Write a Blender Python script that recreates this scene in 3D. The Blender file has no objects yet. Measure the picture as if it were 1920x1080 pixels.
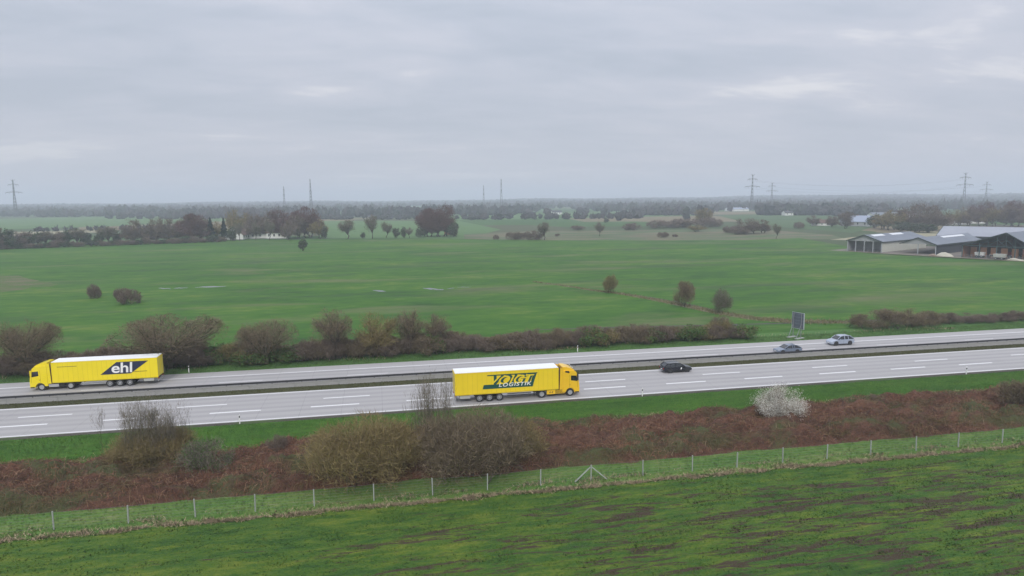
import bpy, math, random
import numpy as np
from mathutils import Vector, Matrix, noise as mnoise

S = bpy.context.scene
COL = S.collection
R = math.radians
random.seed(7)

# ---------------------------------------------------------------- camera
F_PX, CAM_H, YAW, PITCH, ROLL = 1280.0, 25.92, 0.195, 0.130, -0.009
fw = np.array([math.sin(YAW) * math.cos(PITCH), math.cos(YAW) * math.cos(PITCH), -math.sin(PITCH)])
r0 = np.array([math.cos(YAW), -math.sin(YAW), 0.0]); u0 = np.cross(r0, fw)
RT = math.cos(ROLL) * r0 + math.sin(ROLL) * u0
UP = -math.sin(ROLL) * r0 + math.cos(ROLL) * u0
cam_d = bpy.data.cameras.new('camera'); cam = bpy.data.objects.new('camera', cam_d); COL.objects.link(cam)
cam_d.sensor_width = 36; cam_d.lens = 36 * F_PX / 1920; cam_d.clip_start = 0.5; cam_d.clip_end = 30000
M = Matrix(((RT[0], UP[0], -fw[0], 0), (RT[1], UP[1], -fw[1], 0), (RT[2], UP[2], -fw[2], CAM_H), (0, 0, 0, 1)))
cam.matrix_world = M
S.camera = cam

def G(px, py, z=0.0):
    """ground point under a pixel of the 1920 x 1080 photograph (survey of the place)"""
    d = fw + RT * (px - 960) / F_PX - UP * (py - 540) / F_PX
    t = (z - CAM_H) / d[2]
    return float(d[0] * t), float(d[1] * t)
def SC(x, y):
    return F_PX / float(np.dot(np.array([x, y, -CAM_H]), fw))     # pixels per metre there

# ---------------------------------------------------------------- sky, sun, exposure
SKY_STRENGTH = 0.10
SUN_EL, SUN_AZ = R(38), R(195)
w = bpy.data.worlds.new('World'); S.world = w; w.use_nodes = True
nt = w.node_tree; nt.nodes.clear(); N = nt.nodes.new; L = nt.links.new
out = N('ShaderNodeOutputWorld'); bg = N('ShaderNodeBackground'); bg.inputs['Strength'].default_value = SKY_STRENGTH
sky = N('ShaderNodeTexSky'); sky.sky_type = 'NISHITA'; sky.sun_disc = False
sky.sun_elevation = SUN_EL; sky.sun_rotation = SUN_AZ; sky.air_density = 1.0; sky.dust_density = 2.0
tc = N('ShaderNodeTexCoord'); sp = N('ShaderNodeSeparateXYZ'); L(tc.outputs['Generated'], sp.inputs[0])
def mth(op, a, b=None, clamp=False):
    n = N('ShaderNodeMath'); n.operation = op; n.use_clamp = clamp
    for i, v in enumerate((a, b)):
        if v is None: continue
        if isinstance(v, (int, float)): n.inputs[i].default_value = v
        else: L(v, n.inputs[i])
    return n.outputs[0]
zc = mth('MAXIMUM', sp.outputs[2], 0.0)
den = mth('ADD', zc, 0.15)
cx = mth('DIVIDE', sp.outputs[0], den); cy = mth('DIVIDE', sp.outputs[1], den)
cmb = N('ShaderNodeCombineXYZ'); L(cx, cmb.inputs[0]); L(cy, cmb.inputs[1])
rot = N('ShaderNodeMapping'); rot.inputs['Location'].default_value = (30, 6, 0); rot.inputs['Rotation'].default_value = (0, 0, R(24)); rot.inputs['Scale'].default_value = (0.62, 1.15, 1)
L(cmb.outputs[0], rot.inputs[0])
n1 = N('ShaderNodeTexNoise'); n1.inputs['Scale'].default_value = 0.95; n1.inputs['Detail'].default_value = 6; n1.inputs['Roughness'].default_value = 0.52; n1.inputs['Distortion'].default_value = 0.35
L(rot.outputs[0], n1.inputs['Vector'])
n2 = N('ShaderNodeTexNoise'); n2.inputs['Scale'].default_value = 2.9; n2.inputs['Detail'].default_value = 7; n2.inputs['Roughness'].default_value = 0.55; n2.inputs['Distortion'].default_value = 0.5
L(rot.outputs[0], n2.inputs['Vector'])
mixv = mth('ADD', mth('MULTIPLY', n1.outputs[0], 0.62), mth('MULTIPLY', n2.outputs[0], 0.38))
cr = N('ShaderNodeValToRGB'); e = cr.color_ramp.elements
e[0].position = 0.38; e[0].color = (4.05, 4.45, 5.20, 1)
e[1].position = 0.64; e[1].color = (6.9, 6.85, 7.15, 1)
q = e.new(0.47); q.color = (4.50, 4.82, 5.58, 1)
q = e.new(0.57); q.color = (5.15, 5.32, 6.02, 1)
L(mixv, cr.inputs[0])
# towards the horizon the cloud sheet thickens and evens out; overcast sky brightens smoothly towards the zenith
hz = mth('POWER', mth('SUBTRACT', 1.0, zc), 11.0, True)
mh = N('ShaderNodeMixRGB'); mh.inputs[2].default_value = (5.35, 5.42, 6.15, 1); L(hz, mh.inputs[0]); L(cr.outputs[0], mh.inputs[1])
gain = mth('ADD', 1.0, mth('MULTIPLY', mth('POWER', zc, 1.6), 1.6))
mg = N('ShaderNodeVectorMath'); mg.operation = 'SCALE'; L(mh.outputs[0], mg.inputs[0]); L(gain, mg.inputs['Scale'])
mx = N('ShaderNodeMixRGB'); mx.inputs[0].default_value = 0.94; L(sky.outputs[0], mx.inputs[1]); L(mg.outputs[0], mx.inputs[2])
L(mx.outputs[0], bg.inputs[0]); L(bg.outputs[0], out.inputs[0])

sd = bpy.data.lights.new('sun', 'SUN'); sd.energy = 1.5; sd.angle = R(14); sd.color = (1.0, 0.97, 0.92)
sun = bpy.data.objects.new('sun', sd); COL.objects.link(sun)
sun.rotation_euler = (R(90) - SUN_EL, 0, math.pi - SUN_AZ)
S.view_settings.view_transform = 'Standard'; S.view_settings.look = 'None'
S.view_settings.exposure = 0.15; S.view_settings.gamma = 1.0; S.view_settings.use_curve_mapping = False
S.render.engine = 'CYCLES'
S.cycles.max_bounces = 6; S.cycles.diffuse_bounces = 3; S.cycles.volume_bounces = 1; S.cycles.transparent_max_bounces = 8
S.cycles.use_denoising = True

# ---------------------------------------------------------------- materials
MATS = {}
def new_mat(name, rough=0.8, metal=0.0, spec=0.5):
    m = bpy.data.materials.new(name); m.use_nodes = True
    b = m.node_tree.nodes['Principled BSDF']
    b.inputs['Roughness'].default_value = rough; b.inputs['Metallic'].default_value = metal
    b.inputs['Specular IOR Level'].default_value = spec
    return m, m.node_tree, b
def c4(c): return (c[0], c[1], c[2], 1)
def flat(name, col, rough=0.5, metal=0.0, spec=0.5, dirt=0.12, scale=3.0, coat=0.0):
    """plain surface with a little grime variation"""
    if name in MATS: return MATS[name]
    m, t, b = new_mat(name, rough, metal, spec)
    tcn = t.nodes.new('ShaderNodeTexCoord'); n = t.nodes.new('ShaderNodeTexNoise')
    n.inputs['Scale'].default_value = scale; n.inputs['Detail'].default_value = 6
    t.links.new(tcn.outputs['Object'], n.inputs['Vector'])
    mx = t.nodes.new('ShaderNodeMixRGB')
    mx.inputs[1].default_value = c4([v * (1 - dirt) for v in col]); mx.inputs[2].default_value = c4([min(1, v * (1 + dirt * 0.6)) for v in col])
    t.links.new(n.outputs[0], mx.inputs[0]); t.links.new(mx.outputs[0], b.inputs['Base Color'])
    if coat: b.inputs['Coat Weight'].default_value = coat; b.inputs['Coat Roughness'].default_value = 0.1
    MATS[name] = m; return m
def ramp_mat(name, stops, layers, rough=0.9, bump=0.0, bump_scale=20, spec=0.2, bdist=0.1, patches=()):
    """stops: colour ramp; layers: (scale, weight, stretch xyz, rotation deg) noises summed; patches: (colour, scale, stretch, lo, hi, rot)"""
    m, t, b = new_mat(name, rough, 0, spec)
    nn = t.nodes.new; lk = t.links.new
    tcn = nn('ShaderNodeTexCoord'); acc = None; tot = sum(l[1] for l in layers)
    for (sc, wt, st, ro) in layers:
        mp = nn('ShaderNodeMapping'); mp.inputs['Scale'].default_value = st; mp.inputs['Rotation'].default_value = (0, 0, R(ro))
        lk(tcn.outputs['Object'], mp.inputs[0])
        n = nn('ShaderNodeTexNoise'); n.inputs['Scale'].default_value = sc; n.inputs['Detail'].default_value = 7; n.inputs['Roughness'].default_value = 0.6
        lk(mp.outputs[0], n.inputs['Vector'])
        a = nn('ShaderNodeMath'); a.operation = 'MULTIPLY'; a.inputs[1].default_value = wt / tot; lk(n.outputs[0], a.inputs[0])
        if acc is None: acc = a.outputs[0]
        else:
            s = nn('ShaderNodeMath'); s.operation = 'ADD'; lk(acc, s.inputs[0]); lk(a.outputs[0], s.inputs[1]); acc = s.outputs[0]
    cr = nn('ShaderNodeValToRGB'); el = cr.color_ramp.elements
    el[0].position = stops[0][0]; el[0].color = c4(stops[0][1]); el[1].position = stops[-1][0]; el[1].color = c4(stops[-1][1])
    for p, c in stops[1:-1]:
        k = el.new(p); k.color = c4(c)
    lk(acc, cr.inputs[0]); col = cr.outputs[0]
    for (pc, sc, st, lo, hi, ro) in patches:
        mp = nn('ShaderNodeMapping'); mp.inputs['Scale'].default_value = st; mp.inputs['Rotation'].default_value = (0, 0, R(ro))
        mp.inputs['Location'].default_value = (sc * 37, sc * 11, 0)
        lk(tcn.outputs['Object'], mp.inputs[0])
        n = nn('ShaderNodeTexNoise'); n.inputs['Scale'].default_value = sc; n.inputs['Detail'].default_value = 8; n.inputs['Roughness'].default_value = 0.62
        n.inputs['Distortion'].default_value = 0.4
        lk(mp.outputs[0], n.inputs['Vector'])
        mr = nn('ShaderNodeMapRange'); mr.inputs['From Min'].default_value = lo; mr.inputs['From Max'].default_value = hi; lk(n.outputs[0], mr.inputs[0])
        mi = nn('ShaderNodeMixRGB'); mi.inputs[2].default_value = c4(pc); lk(mr.outputs[0], mi.inputs[0]); lk(col, mi.inputs[1]); col = mi.outputs[0]
    lk(col, b.inputs['Base Color'])
    if bump:
        n = nn('ShaderNodeTexNoise'); n.inputs['Scale'].default_value = bump_scale; n.inputs['Detail'].default_value = 8; lk(tcn.outputs['Object'], n.inputs['Vector'])
        bp = nn('ShaderNodeBump'); bp.inputs['Strength'].default_value = bump; bp.inputs['Distance'].default_value = bdist
        lk(n.outputs[0], bp.inputs['Height']); lk(bp.outputs[0], b.inputs['Normal'])
    MATS[name] = m; return m
def island_mat(name, cols, rough=0.9, spec=0.1, tint=None, up=False):
    """each blade / twig / clump gets its own natural tint"""
    m, t, b = new_mat(name, rough, 0, spec)
    if up:      # blades scatter light like the sward they stand in
        cu_ = t.nodes.new('ShaderNodeCombineXYZ'); cu_.inputs[2].default_value = 1.0; t.links.new(cu_.outputs[0], b.inputs['Normal'])
    g = t.nodes.new('ShaderNodeNewGeometry'); cr = t.nodes.new('ShaderNodeValToRGB'); el = cr.color_ramp.elements
    n = len(cols); el[0].position = 0; el[0].color = c4(cols[0]); el[1].position = 1; el[1].color = c4(cols[-1])
    for i in range(1, n - 1):
        k = el.new(i / (n - 1)); k.color = c4(cols[i])
    t.links.new(g.outputs['Random Per Island'], cr.inputs[0]); col = cr.outputs[0]
    for (tc_, sc, lo, hi, amt, st) in (tint or ()):     # patches of another kind of growth
        tcn = t.nodes.new('ShaderNodeTexCoord'); mp = t.nodes.new('ShaderNodeMapping'); mp.inputs['Scale'].default_value = st; mp.inputs['Location'].default_value = (sc * 91, 3, 0)
        nz_ = t.nodes.new('ShaderNodeTexNoise'); nz_.inputs['Scale'].default_value = sc; nz_.inputs['Detail'].default_value = 5
        mr_ = t.nodes.new('ShaderNodeMapRange'); mr_.inputs['From Min'].default_value = lo; mr_.inputs['From Max'].default_value = hi; mr_.inputs['To Max'].default_value = amt
        mx_ = t.nodes.new('ShaderNodeMixRGB'); mx_.inputs[2].default_value = c4(tc_)
        t.links.new(tcn.outputs['Object'], mp.inputs[0]); t.links.new(mp.outputs[0], nz_.inputs['Vector']); t.links.new(nz_.outputs[0], mr_.inputs[0]); t.links.new(mr_.outputs[0], mx_.inputs[0]); t.links.new(col, mx_.inputs[1]); col = mx_.outputs[0]
    t.links.new(col, b.inputs['Base Color'])
    MATS[name] = m; return m

# ---------------------------------------------------------------- mesh helpers
def tag(o, label=None, cat=None, group=None, kind=None):
    if label: o['label'] = label
    if cat: o['category'] = cat
    if group: o['group'] = group
    if kind: o['kind'] = kind
    return o
def link(name, me, parent=None):
    o = bpy.data.objects.new(name, me); COL.objects.link(o)
    if parent is not None: o.parent = parent
    return o
def empty(name, loc=(0, 0, 0), rz=0.0):
    o = bpy.data.objects.new(name, None); COL.objects.link(o); o.location = loc; o.rotation_euler = (0, 0, rz); o.empty_display_size = 0.3
    return o
def fast_mesh(name, V, T, mats, mi=None, smooth=False):
    V = np.ascontiguousarray(V, dtype=np.float32).reshape(-1, 3); T = np.ascontiguousarray(T, dtype=np.int32).reshape(-1, 3)
    me = bpy.data.meshes.new(name)
    me.vertices.add(len(V)); me.vertices.foreach_set('co', V.ravel())
    me.loops.add(T.size); me.loops.foreach_set('vertex_index', T.ravel())
    me.polygons.add(len(T)); me.polygons.foreach_set('loop_start', np.arange(0, T.size, 3, dtype=np.int32))
    for m in (mats if isinstance(mats, (list, tuple)) else [mats]): me.materials.append(m)
    if mi is not None: me.polygons.foreach_set('material_index', np.ascontiguousarray(mi, dtype=np.int32))
    me.polygons.foreach_set('use_smooth', np.full(len(T), smooth))
    me.update(calc_edges=True); return me
class MB:
    """collects shapes into ONE mesh"""
    def __init__(s): s.v = []; s.f = []; s.m = []; s.k = 0
    def add(s, V, Fc):
        b = len(s.v); s.v += [tuple(p) for p in V]; s.f += [tuple(i + b for i in f) for f in Fc]; s.m += [s.k] * len(Fc); return s
    def mat(s, k): s.k = k; return s
    def box(s, x0, x1, y0, y1, z0, z1):
        V = [(x0, y0, z0), (x1, y0, z0), (x1, y1, z0), (x0, y1, z0), (x0, y0, z1), (x1, y0, z1), (x1, y1, z1), (x0, y1, z1)]
        return s.add(V, [(0, 3, 2, 1), (4, 5, 6, 7), (0, 1, 5, 4), (1, 2, 6, 5), (2, 3, 7, 6), (3, 0, 4, 7)])
    def hexa(s, V):   # bottom 4 ccw, top 4 ccw
        return s.add(V, [(0, 3, 2, 1), (4, 5, 6, 7), (0, 1, 5, 4), (1, 2, 6, 5), (2, 3, 7, 6), (3, 0, 4, 7)])
    def prism(s, poly, y0, y1, inset=0.0):
        """side profile (x, z) extruded across y"""
        n = len(poly); V = [(x, y0, z) for x, z in poly] + [(x, y1, z) for x, z in poly]
        Fc = [tuple(range(n)), tuple(range(2 * n - 1, n - 1, -1))] + [(i, (i + 1) % n + 0, (i + 1) % n + n, i + n) for i in range(n)]
        Fc[2:] = [(i, i + n, (i + 1) % n + n, (i + 1) % n) for i in range(n)]
        return s.add(V, Fc)
    def cyl(s, c, r, y0, y1, n=20, axis='y', r2=None):
        r2 = r if r2 is None else r2; V = []
        for (t, rr) in ((y0, r), (y1, r2)):
            for i in range(n):
                a = 2 * math.pi * i / n; p, q_ = rr * math.cos(a), rr * math.sin(a)
                V.append({'y': (c[0] + p, t, c[2] + q_), 'z': (c[0] + p, c[1] + q_, t), 'x': (t, c[1] + p, c[2] + q_)}[axis])
        return s.add(V, [tuple(range(n)), tuple(range(2 * n - 1, n - 1, -1))] + [(i, i + n, (i + 1) % n + n, (i + 1) % n) for i in range(n)])
    def ring(s, c, ro, ri, y0, y1, n=24):
        V = []
        for t in (y0, y1):
            for rr in (ro, ri):
                for i in range(n):
                    a = 2 * math.pi * i / n; V.append((c[0] + rr * math.cos(a), t, c[2] + rr * math.sin(a)))
        Fc = []
        for i in range(n):
            j = (i + 1) % n
            Fc += [(i, j, n + j, n + i), (2 * n + i, 3 * n + i, 3 * n + j, 2 * n + j), (i, 2 * n + i, 2 * n + j, j), (n + i, n + j, 3 * n + j, 3 * n + i)]
        return s.add(V, Fc)
    def bar(s, a, b, t, t2=None):
        a, b = Vector(a), Vector(b); d = (b - a)
        if d.length < 1e-6: return s
        d.normalize(); h = Vector((0, 0, 1)) if abs(d.z) < 0.9 else Vector((1, 0, 0)); x = d.cross(h).normalized(); y = d.cross(x)
        t2 = t if t2 is None else t2; V = []
        for p, k in ((a, t / 2), (b, t2 / 2)):
            for sx, sy in ((-1, -1), (1, -1), (1, 1), (-1, 1)): V.append(tuple(p + x * sx * k + y * sy * k))
        return s.hexa(V)
    def build(s, name, mats, parent=None, bevel=0.0, smooth=False, seg=2):
        me = bpy.data.meshes.new(name); me.from_pydata(s.v, [], s.f)
        for m in (mats if isinstance(mats, (list, tuple)) else [mats]): me.materials.append(m)
        if any(s.m): me.polygons.foreach_set('material_index', s.m)
        import bmesh
        bm = bmesh.new(); bm.from_mesh(me); bmesh.ops.recalc_face_normals(bm, faces=bm.faces)
        if bevel:
            bmesh.ops.bevel(bm, geom=[e for e in bm.edges if e.calc_face_angle(0) > 0.5], offset=bevel, segments=seg, affect='EDGES', clamp_overlap=True)
        bm.to_mesh(me); bm.free()
        if smooth: me.polygons.foreach_set('use_smooth', [True] * len(me.polygons))
        me.update()
        return link(name, me, parent)
def copy_tree(o, parent=None):
    c = o.copy(); COL.objects.link(c)
    if parent is not None: c.parent = parent
    for ch in [x for x in o.children]: copy_tree(ch, c)
    return c
def sheet(name, pts, z, m, **kw):
    me = bpy.data.meshes.new(name); me.from_pydata([(x, y, z) for x, y in pts], [], [tuple(range(len(pts)))]); me.materials.append(m)
    o = link(name, me); tag(o, kind='structure', **kw)
    if me.polygons[0].normal.z < 0: me.flip_normals()
    return o
def text_mesh(name, txt, m, x0, x1, z0, z1, shear=0.0, bold=0.02, depth=0.006, y=0.0, flip=False, parent=None, spacing=1.0):
    cu = bpy.data.curves.new(name, 'FONT'); cu.body = txt; cu.offset = bold; cu.extrude = 0.5; cu.resolution_u = 4; cu.space_character = spacing
    o = bpy.data.objects.new(name, cu); COL.objects.link(o)
    dg = bpy.context.evaluated_depsgraph_get(); me = bpy.data.meshes.new_from_object(o.evaluated_get(dg))
    bpy.data.objects.remove(o); bpy.data.curves.remove(cu)
    P = np.empty(len(me.vertices) * 3); me.vertices.foreach_get('co', P); P = P.reshape(-1, 3)
    lo, hi = P.min(0), P.max(0); U = (P[:, 0] - lo[0]) / (hi[0] - lo[0]); Vv = (P[:, 1] - lo[1]) / (hi[1] - lo[1])
    W = (x1 - x0) - shear; X = x0 + U * W + Vv * shear
    Q = np.stack([X, y - depth * (P[:, 2] - lo[2]), z0 + Vv * (z1 - z0)], 1)
    if flip: Q[:, 0] *= -1; Q[:, 1] *= -1
    me.vertices.foreach_set('co', Q.ravel()); me.materials.clear(); me.materials.append(m); me.update()
    me.name = name
    return link(name, me, parent)

# ================================================================= THE GROUND
def terrain(x, y):
    d = np.hypot(x, y); t = np.clip((d - 1500) / 3500, 0, 1)
    az = np.arctan2(x, y) - YAW
    return t * t * (3 - 2 * t) * (7.0 + 13.0 * np.clip((az + 0.05) / 0.55, 0, 1) + 3.0 * np.sin(az * 17 + 1) + 2.0 * np.sin(az * 41))
# field patchwork of the plain
gm, t_, b_ = new_mat('plain_fields', 0.95, 0, 0.1)
nn = t_.nodes.new; lk = t_.links.new
tcn = nn('ShaderNodeTexCoord'); mp = nn('ShaderNodeMapping'); mp.inputs['Scale'].default_value = (0.0042, 0.0026, 1); mp.inputs['Rotation'].default_value = (0, 0, R(12)); lk(tcn.outputs['Object'], mp.inputs[0])
vo = nn('ShaderNodeTexVoronoi'); vo.inputs['Scale'].default_value = 1; vo.distance = 'CHEBYCHEV'; lk(mp.outputs[0], vo.inputs['Vector'])
sx = nn('ShaderNodeSeparateXYZ'); lk(vo.outputs['Color'], sx.inputs[0])
cr_ = nn('ShaderNodeValToRGB'); cr_.color_ramp.interpolation = 'CONSTANT'; el = cr_.color_ramp.elements
el[0].position = 0; el[0].color = c4((0.055, 0.105, 0.036)); el[1].position = 0.86; el[1].color = c4((0.19, 0.16, 0.10))
for p, c in ((0.25, (0.062, 0.12, 0.04)), (0.45, (0.075, 0.10, 0.05)), (0.6, (0.075, 0.14, 0.045)), (0.75, (0.09, 0.10, 0.055))):
    k = el.new(p); k.color = c4(c)
lk(sx.outputs[0], cr_.inputs[0])
nz = nn('ShaderNodeTexNoise'); nz.inputs['Scale'].default_value = 0.02; nz.inputs['Detail'].default_value = 8; lk(tcn.outputs['Object'], nz.inputs['Vector'])
mi = nn('ShaderNodeMixRGB'); mi.blend_type = 'MULTIPLY'; mi.inputs[0].default_value = 0.5
mr = nn('ShaderNodeMapRange'); mr.inputs['To Min'].default_value = 0.5; mr.inputs['To Max'].default_value = 1.5; lk(nz.outputs[0], mr.inputs[0])
lk(cr_.outputs[0], mi.inputs[1]); lk(mr.outputs[0], mi.inputs[2]); lk(mi.outputs[0], b_.inputs['Base Color'])
xs = np.concatenate([np.linspace(-11000, -1500, 40), np.linspace(-1300, 2000, 34), np.linspace(2200, 12000, 46)])
ys = np.concatenate([np.linspace(-3000, 0, 6), np.linspace(100, 1500, 12), np.linspace(1600, 14000, 90)])
XX, YY = np.meshgrid(xs, ys); ZZ = terrain(XX, YY) - 0.30
nx, ny = len(xs), len(ys); idx = np.arange(nx * ny).reshape(ny, nx)
a, b, c, d = idx[:-1, :-1].ravel(), idx[:-1, 1:].ravel(), idx[1:, 1:].ravel(), idx[1:, :-1].ravel()
T = np.concatenate([np.stack([a, b, c], 1), np.stack([a, c, d], 1)])
tag(link('ground', fast_mesh('ground', np.stack([XX, YY, ZZ], -1).reshape(-1, 3), T, gm, smooth=True)), kind='structure')

meadow_m = ramp_mat('meadow_grass', [(0.38, (0.022, 0.072, 0.009)), (0.45, (0.035, 0.106, 0.011)), (0.53, (0.054, 0.136, 0.013)), (0.61, (0.110, 0.168, 0.028))],
    [(0.014, 1.0, (0.8, 1.2, 1), 6), (0.06, 0.9, (0.6, 1.5, 1), 20), (0.3, 0.9, (0.6, 1.2, 1), -10)], bump=0.25, bump_scale=1.5,
    patches=[((0.135, 0.14, 0.065), 0.03, (0.5, 1.7, 1), 0.53, 0.74, 12), ((0.04, 0.070, 0.03), 0.026, (0.5, 1.8, 1), 0.54, 0.74, -12)])
FAR = [G(-700, 490), G(-300, 476), G(0, 466.5), G(200, 458), G(400, 452), G(600, 449), G(830, 447.5), G(960, 450), G(1200, 450.5), G(1400, 450), G(1500, 446), G(1590, 462)]
farm_edge = [G(1590, 471), G(1645, 476.5), G(1742, 482), G(1920, 491), G(2100, 502)]
meadow_pts = [(-520, 111.5), (430, 111.5), (430, 150)] + farm_edge[::-1] + FAR[::-1]
# triangulate through a long strip (the outline is concave)
def strip(name, lo, hi, z, m, **kw):
    V = [(x, y, z) for x, y in lo] + [(x, y, z) for x, y in hi]; n = len(lo)
    me = bpy.data.meshes.new(name); me.from_pydata(V, [], [(i, i + 1, n + i + 1, n + i) for i in range(n - 1)]); me.materials.append(m)
    o = link(name, me); tag(o, kind='structure', **kw); return o
hi = [(-560, 520)] + FAR + farm_edge + [(430, 175)]
hi = sorted(hi, key=lambda p: p[0] / p[1])
ang = [p[0] / p[1] for p in hi]
lo = [(max(-560, min(430, k * 111.5)), 111.5) for k in ang]
lo[0] = (-560, 111.5); lo[-1] = (430, 111.5)
strip('meadow', lo, hi, -0.06, meadow_m)

# mid-distance fields beyond the meadow
def field(pix, z, m):
    sheet('field', [G(x, y) for x, y in pix], z, m)
fA = ramp_mat('bright_pasture', [(0.3, (0.070, 0.140, 0.045)), (0.7, (0.105, 0.180, 0.060))], [(0.02, 1, (1, 1, 1), 0), (0.2, 0.4, (1, 1, 1), 0)])
fB = ramp_mat('rough_straw_land', [(0.3, (0.095, 0.10, 0.055)), (0.5, (0.145, 0.13, 0.078)), (0.7, (0.20, 0.17, 0.11))], [(0.02, 1, (0.5, 1.6, 1), 8), (0.15, 0.6, (1, 1, 1), 0)], patches=[((0.075, 0.12, 0.05), 0.03, (0.5, 1.4, 1), 0.44, 0.60, 0)])
fC = ramp_mat('dull_pasture', [(0.3, (0.05, 0.095, 0.035)), (0.7, (0.085, 0.135, 0.05))], [(0.015, 1, (1, 1, 1), 0), (0.15, 0.5, (1, 1, 1), 0)])
fD = ramp_mat('pale_stubble', [(0.3, (0.25, 0.235, 0.15)), (0.7, (0.32, 0.29, 0.19))], [(0.03, 1, (1, 1, 1), 0)])
field([(585, 414), (860, 413.5), (940, 430), (870, 447), (600, 446)], -0.20, fA)
field([(870, 447), (870, 438), (1000, 433), (1200, 431), (1420, 429), (1560, 440), (1585, 447), (1500, 449), (1400, 450), (1200, 450.5), (960, 450)], -0.19, fB)
field([(1345, 404), (1480, 399), (1610, 403), (1640, 424), (1600, 436), (1420, 422)], -0.18, fC)
field([(-60, 437), (190, 430), (190, 435), (-60, 447)], -0.17, fD)
field([(-60, 412), (260, 404), (420, 407), (430, 414), (200, 424), (-60, 431)], -0.21, fA)
field([(820, 402), (1300, 396), (1330, 404), (860, 413)], -0.20, fA)
field([(1555, 449), (1600, 444), (1740, 433), (1800, 436), (1680, 452)], -0.165, fD)
field([(-60, 447), (400, 436), (420, 452), (0, 468), (-60, 470)], -0.15, fC)

# straw-coloured bank along the ditch that crosses the meadow, brown wet corner, ditch behind the hedge
strawg = ramp_mat('dead_grass_bank', [(0.38, (0.07, 0.12, 0.03)), (0.5, (0.15, 0.14, 0.075)), (0.64, (0.22, 0.185, 0.12))], [(0.25, 1, (1, 1, 1), 0), (1.2, 0.7, (1, 1, 1), 0)], bump=0.5, bump_scale=3)
def band(name, pix, wid, z, m):
    P = [Vector(G(x, y)) for x, y in pix]; lo_, hi_ = [], []
    for i, p in enumerate(P):
        d_ = (P[min(i + 1, len(P) - 1)] - P[max(i - 1, 0)]).normalized(); n_ = Vector((-d_.y, d_.x)); w_ = wid[i] / 2
        lo_.append(tuple(p - n_ * w_)); hi_.append(tuple(p + n_ * w_))
    return strip(name, lo_, hi_, z, m)
DITCH = [(1000, 528), (1060, 536), (1110, 544), (1160, 550), (1220, 560), (1290, 574), (1350, 587), (1420, 598), (1480, 602), (1590, 604)]
band('ditch_bank', DITCH, [0.8, 1.2, 1.4, 1.8, 2.4, 3.2, 3.0, 3.4, 3.8, 2.4], -0.045, strawg)
dark_d = ramp_mat('wet_ditch', [(0.3, (0.03, 0.035, 0.022)), (0.7, (0.06, 0.065, 0.035))], [(0.4, 1, (1, 1, 1), 0)], rough=0.6)
band('ditch', [(1150, 548.5), (1220, 557), (1285, 569), (1345, 582)], [0.5, 0.7, 0.8, 0.5], -0.03, dark_d)
band('ditch', [(1000, 618), (1200, 612), (1420, 607), (1600, 602), (1900, 590)], [0.8, 1.0, 1.2, 1.4, 1.0], -0.038, dark_d)
brownp = ramp_mat('reedy_patch', [(0.42, (0.055, 0.125, 0.02)), (0.52, (0.10, 0.115, 0.045)), (0.62, (0.17, 0.13, 0.085))], [(0.14, 1, (0.4, 1.9, 1), 4), (0.8, 0.5, (1, 1, 1), 0)])
sheet('reed_patch', [G(-80, 510), G(10, 517), G(35, 516), G(48, 521), G(78, 527), G(110, 533), G(92, 537), G(60, 538), G(42, 543), G(0, 548), G(-80, 552)], -0.05, brownp)
# thin pale scrapes and puddles in the meadow
wm, wt, wb = new_mat('puddle_water', 0.06, 0, 0.5); wb.inputs['Base Color'].default_value = (0.07, 0.08, 0.07, 1); wb.inputs['IOR'].default_value = 1.33
wn = wt.nodes.new('ShaderNodeTexNoise'); wn.inputs['Scale'].default_value = 1.5; wbp = wt.nodes.new('ShaderNodeBump'); wbp.inputs['Strength'].default_value = 0.08; wbp.inputs['Distance'].default_value = 0.02
wt.links.new(wn.outputs[0], wbp.inputs['Height']); wt.links.new(wbp.outputs[0], wb.inputs['Normal'])
def puddle(x0, x1, y0, y1, thick, seed):
    rg = random.Random(seed); top, bot = [], []; n = 9
    for i in range(n):
        t = i / (n - 1); x = x0 + (x1 - x0) * t; y = y0 + (y1 - y0) * t + rg.uniform(-.5, .5); h = thick * (0.25 + math.sin(math.pi * t)) * rg.uniform(.3, .85)
        top.append(G(x, y - h / 2)); bot.append(G(x, y + h / 2))
    strip('puddle', bot, top, -0.045, wm)
for i, a_ in enumerate([(699, 723, 544, 546, 3.5), (793, 832, 540, 543, 4), (838, 852, 541, 539.5, 1.6), (857, 884, 538.5, 537.5, 1.2), (296, 320, 540, 541, 2.2), (326, 352, 540, 539, 1.8), (366, 424, 538.5, 536.5, 2.6), (1373, 1394, 608, 609.5, 5)]): puddle(*a_, i)

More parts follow.
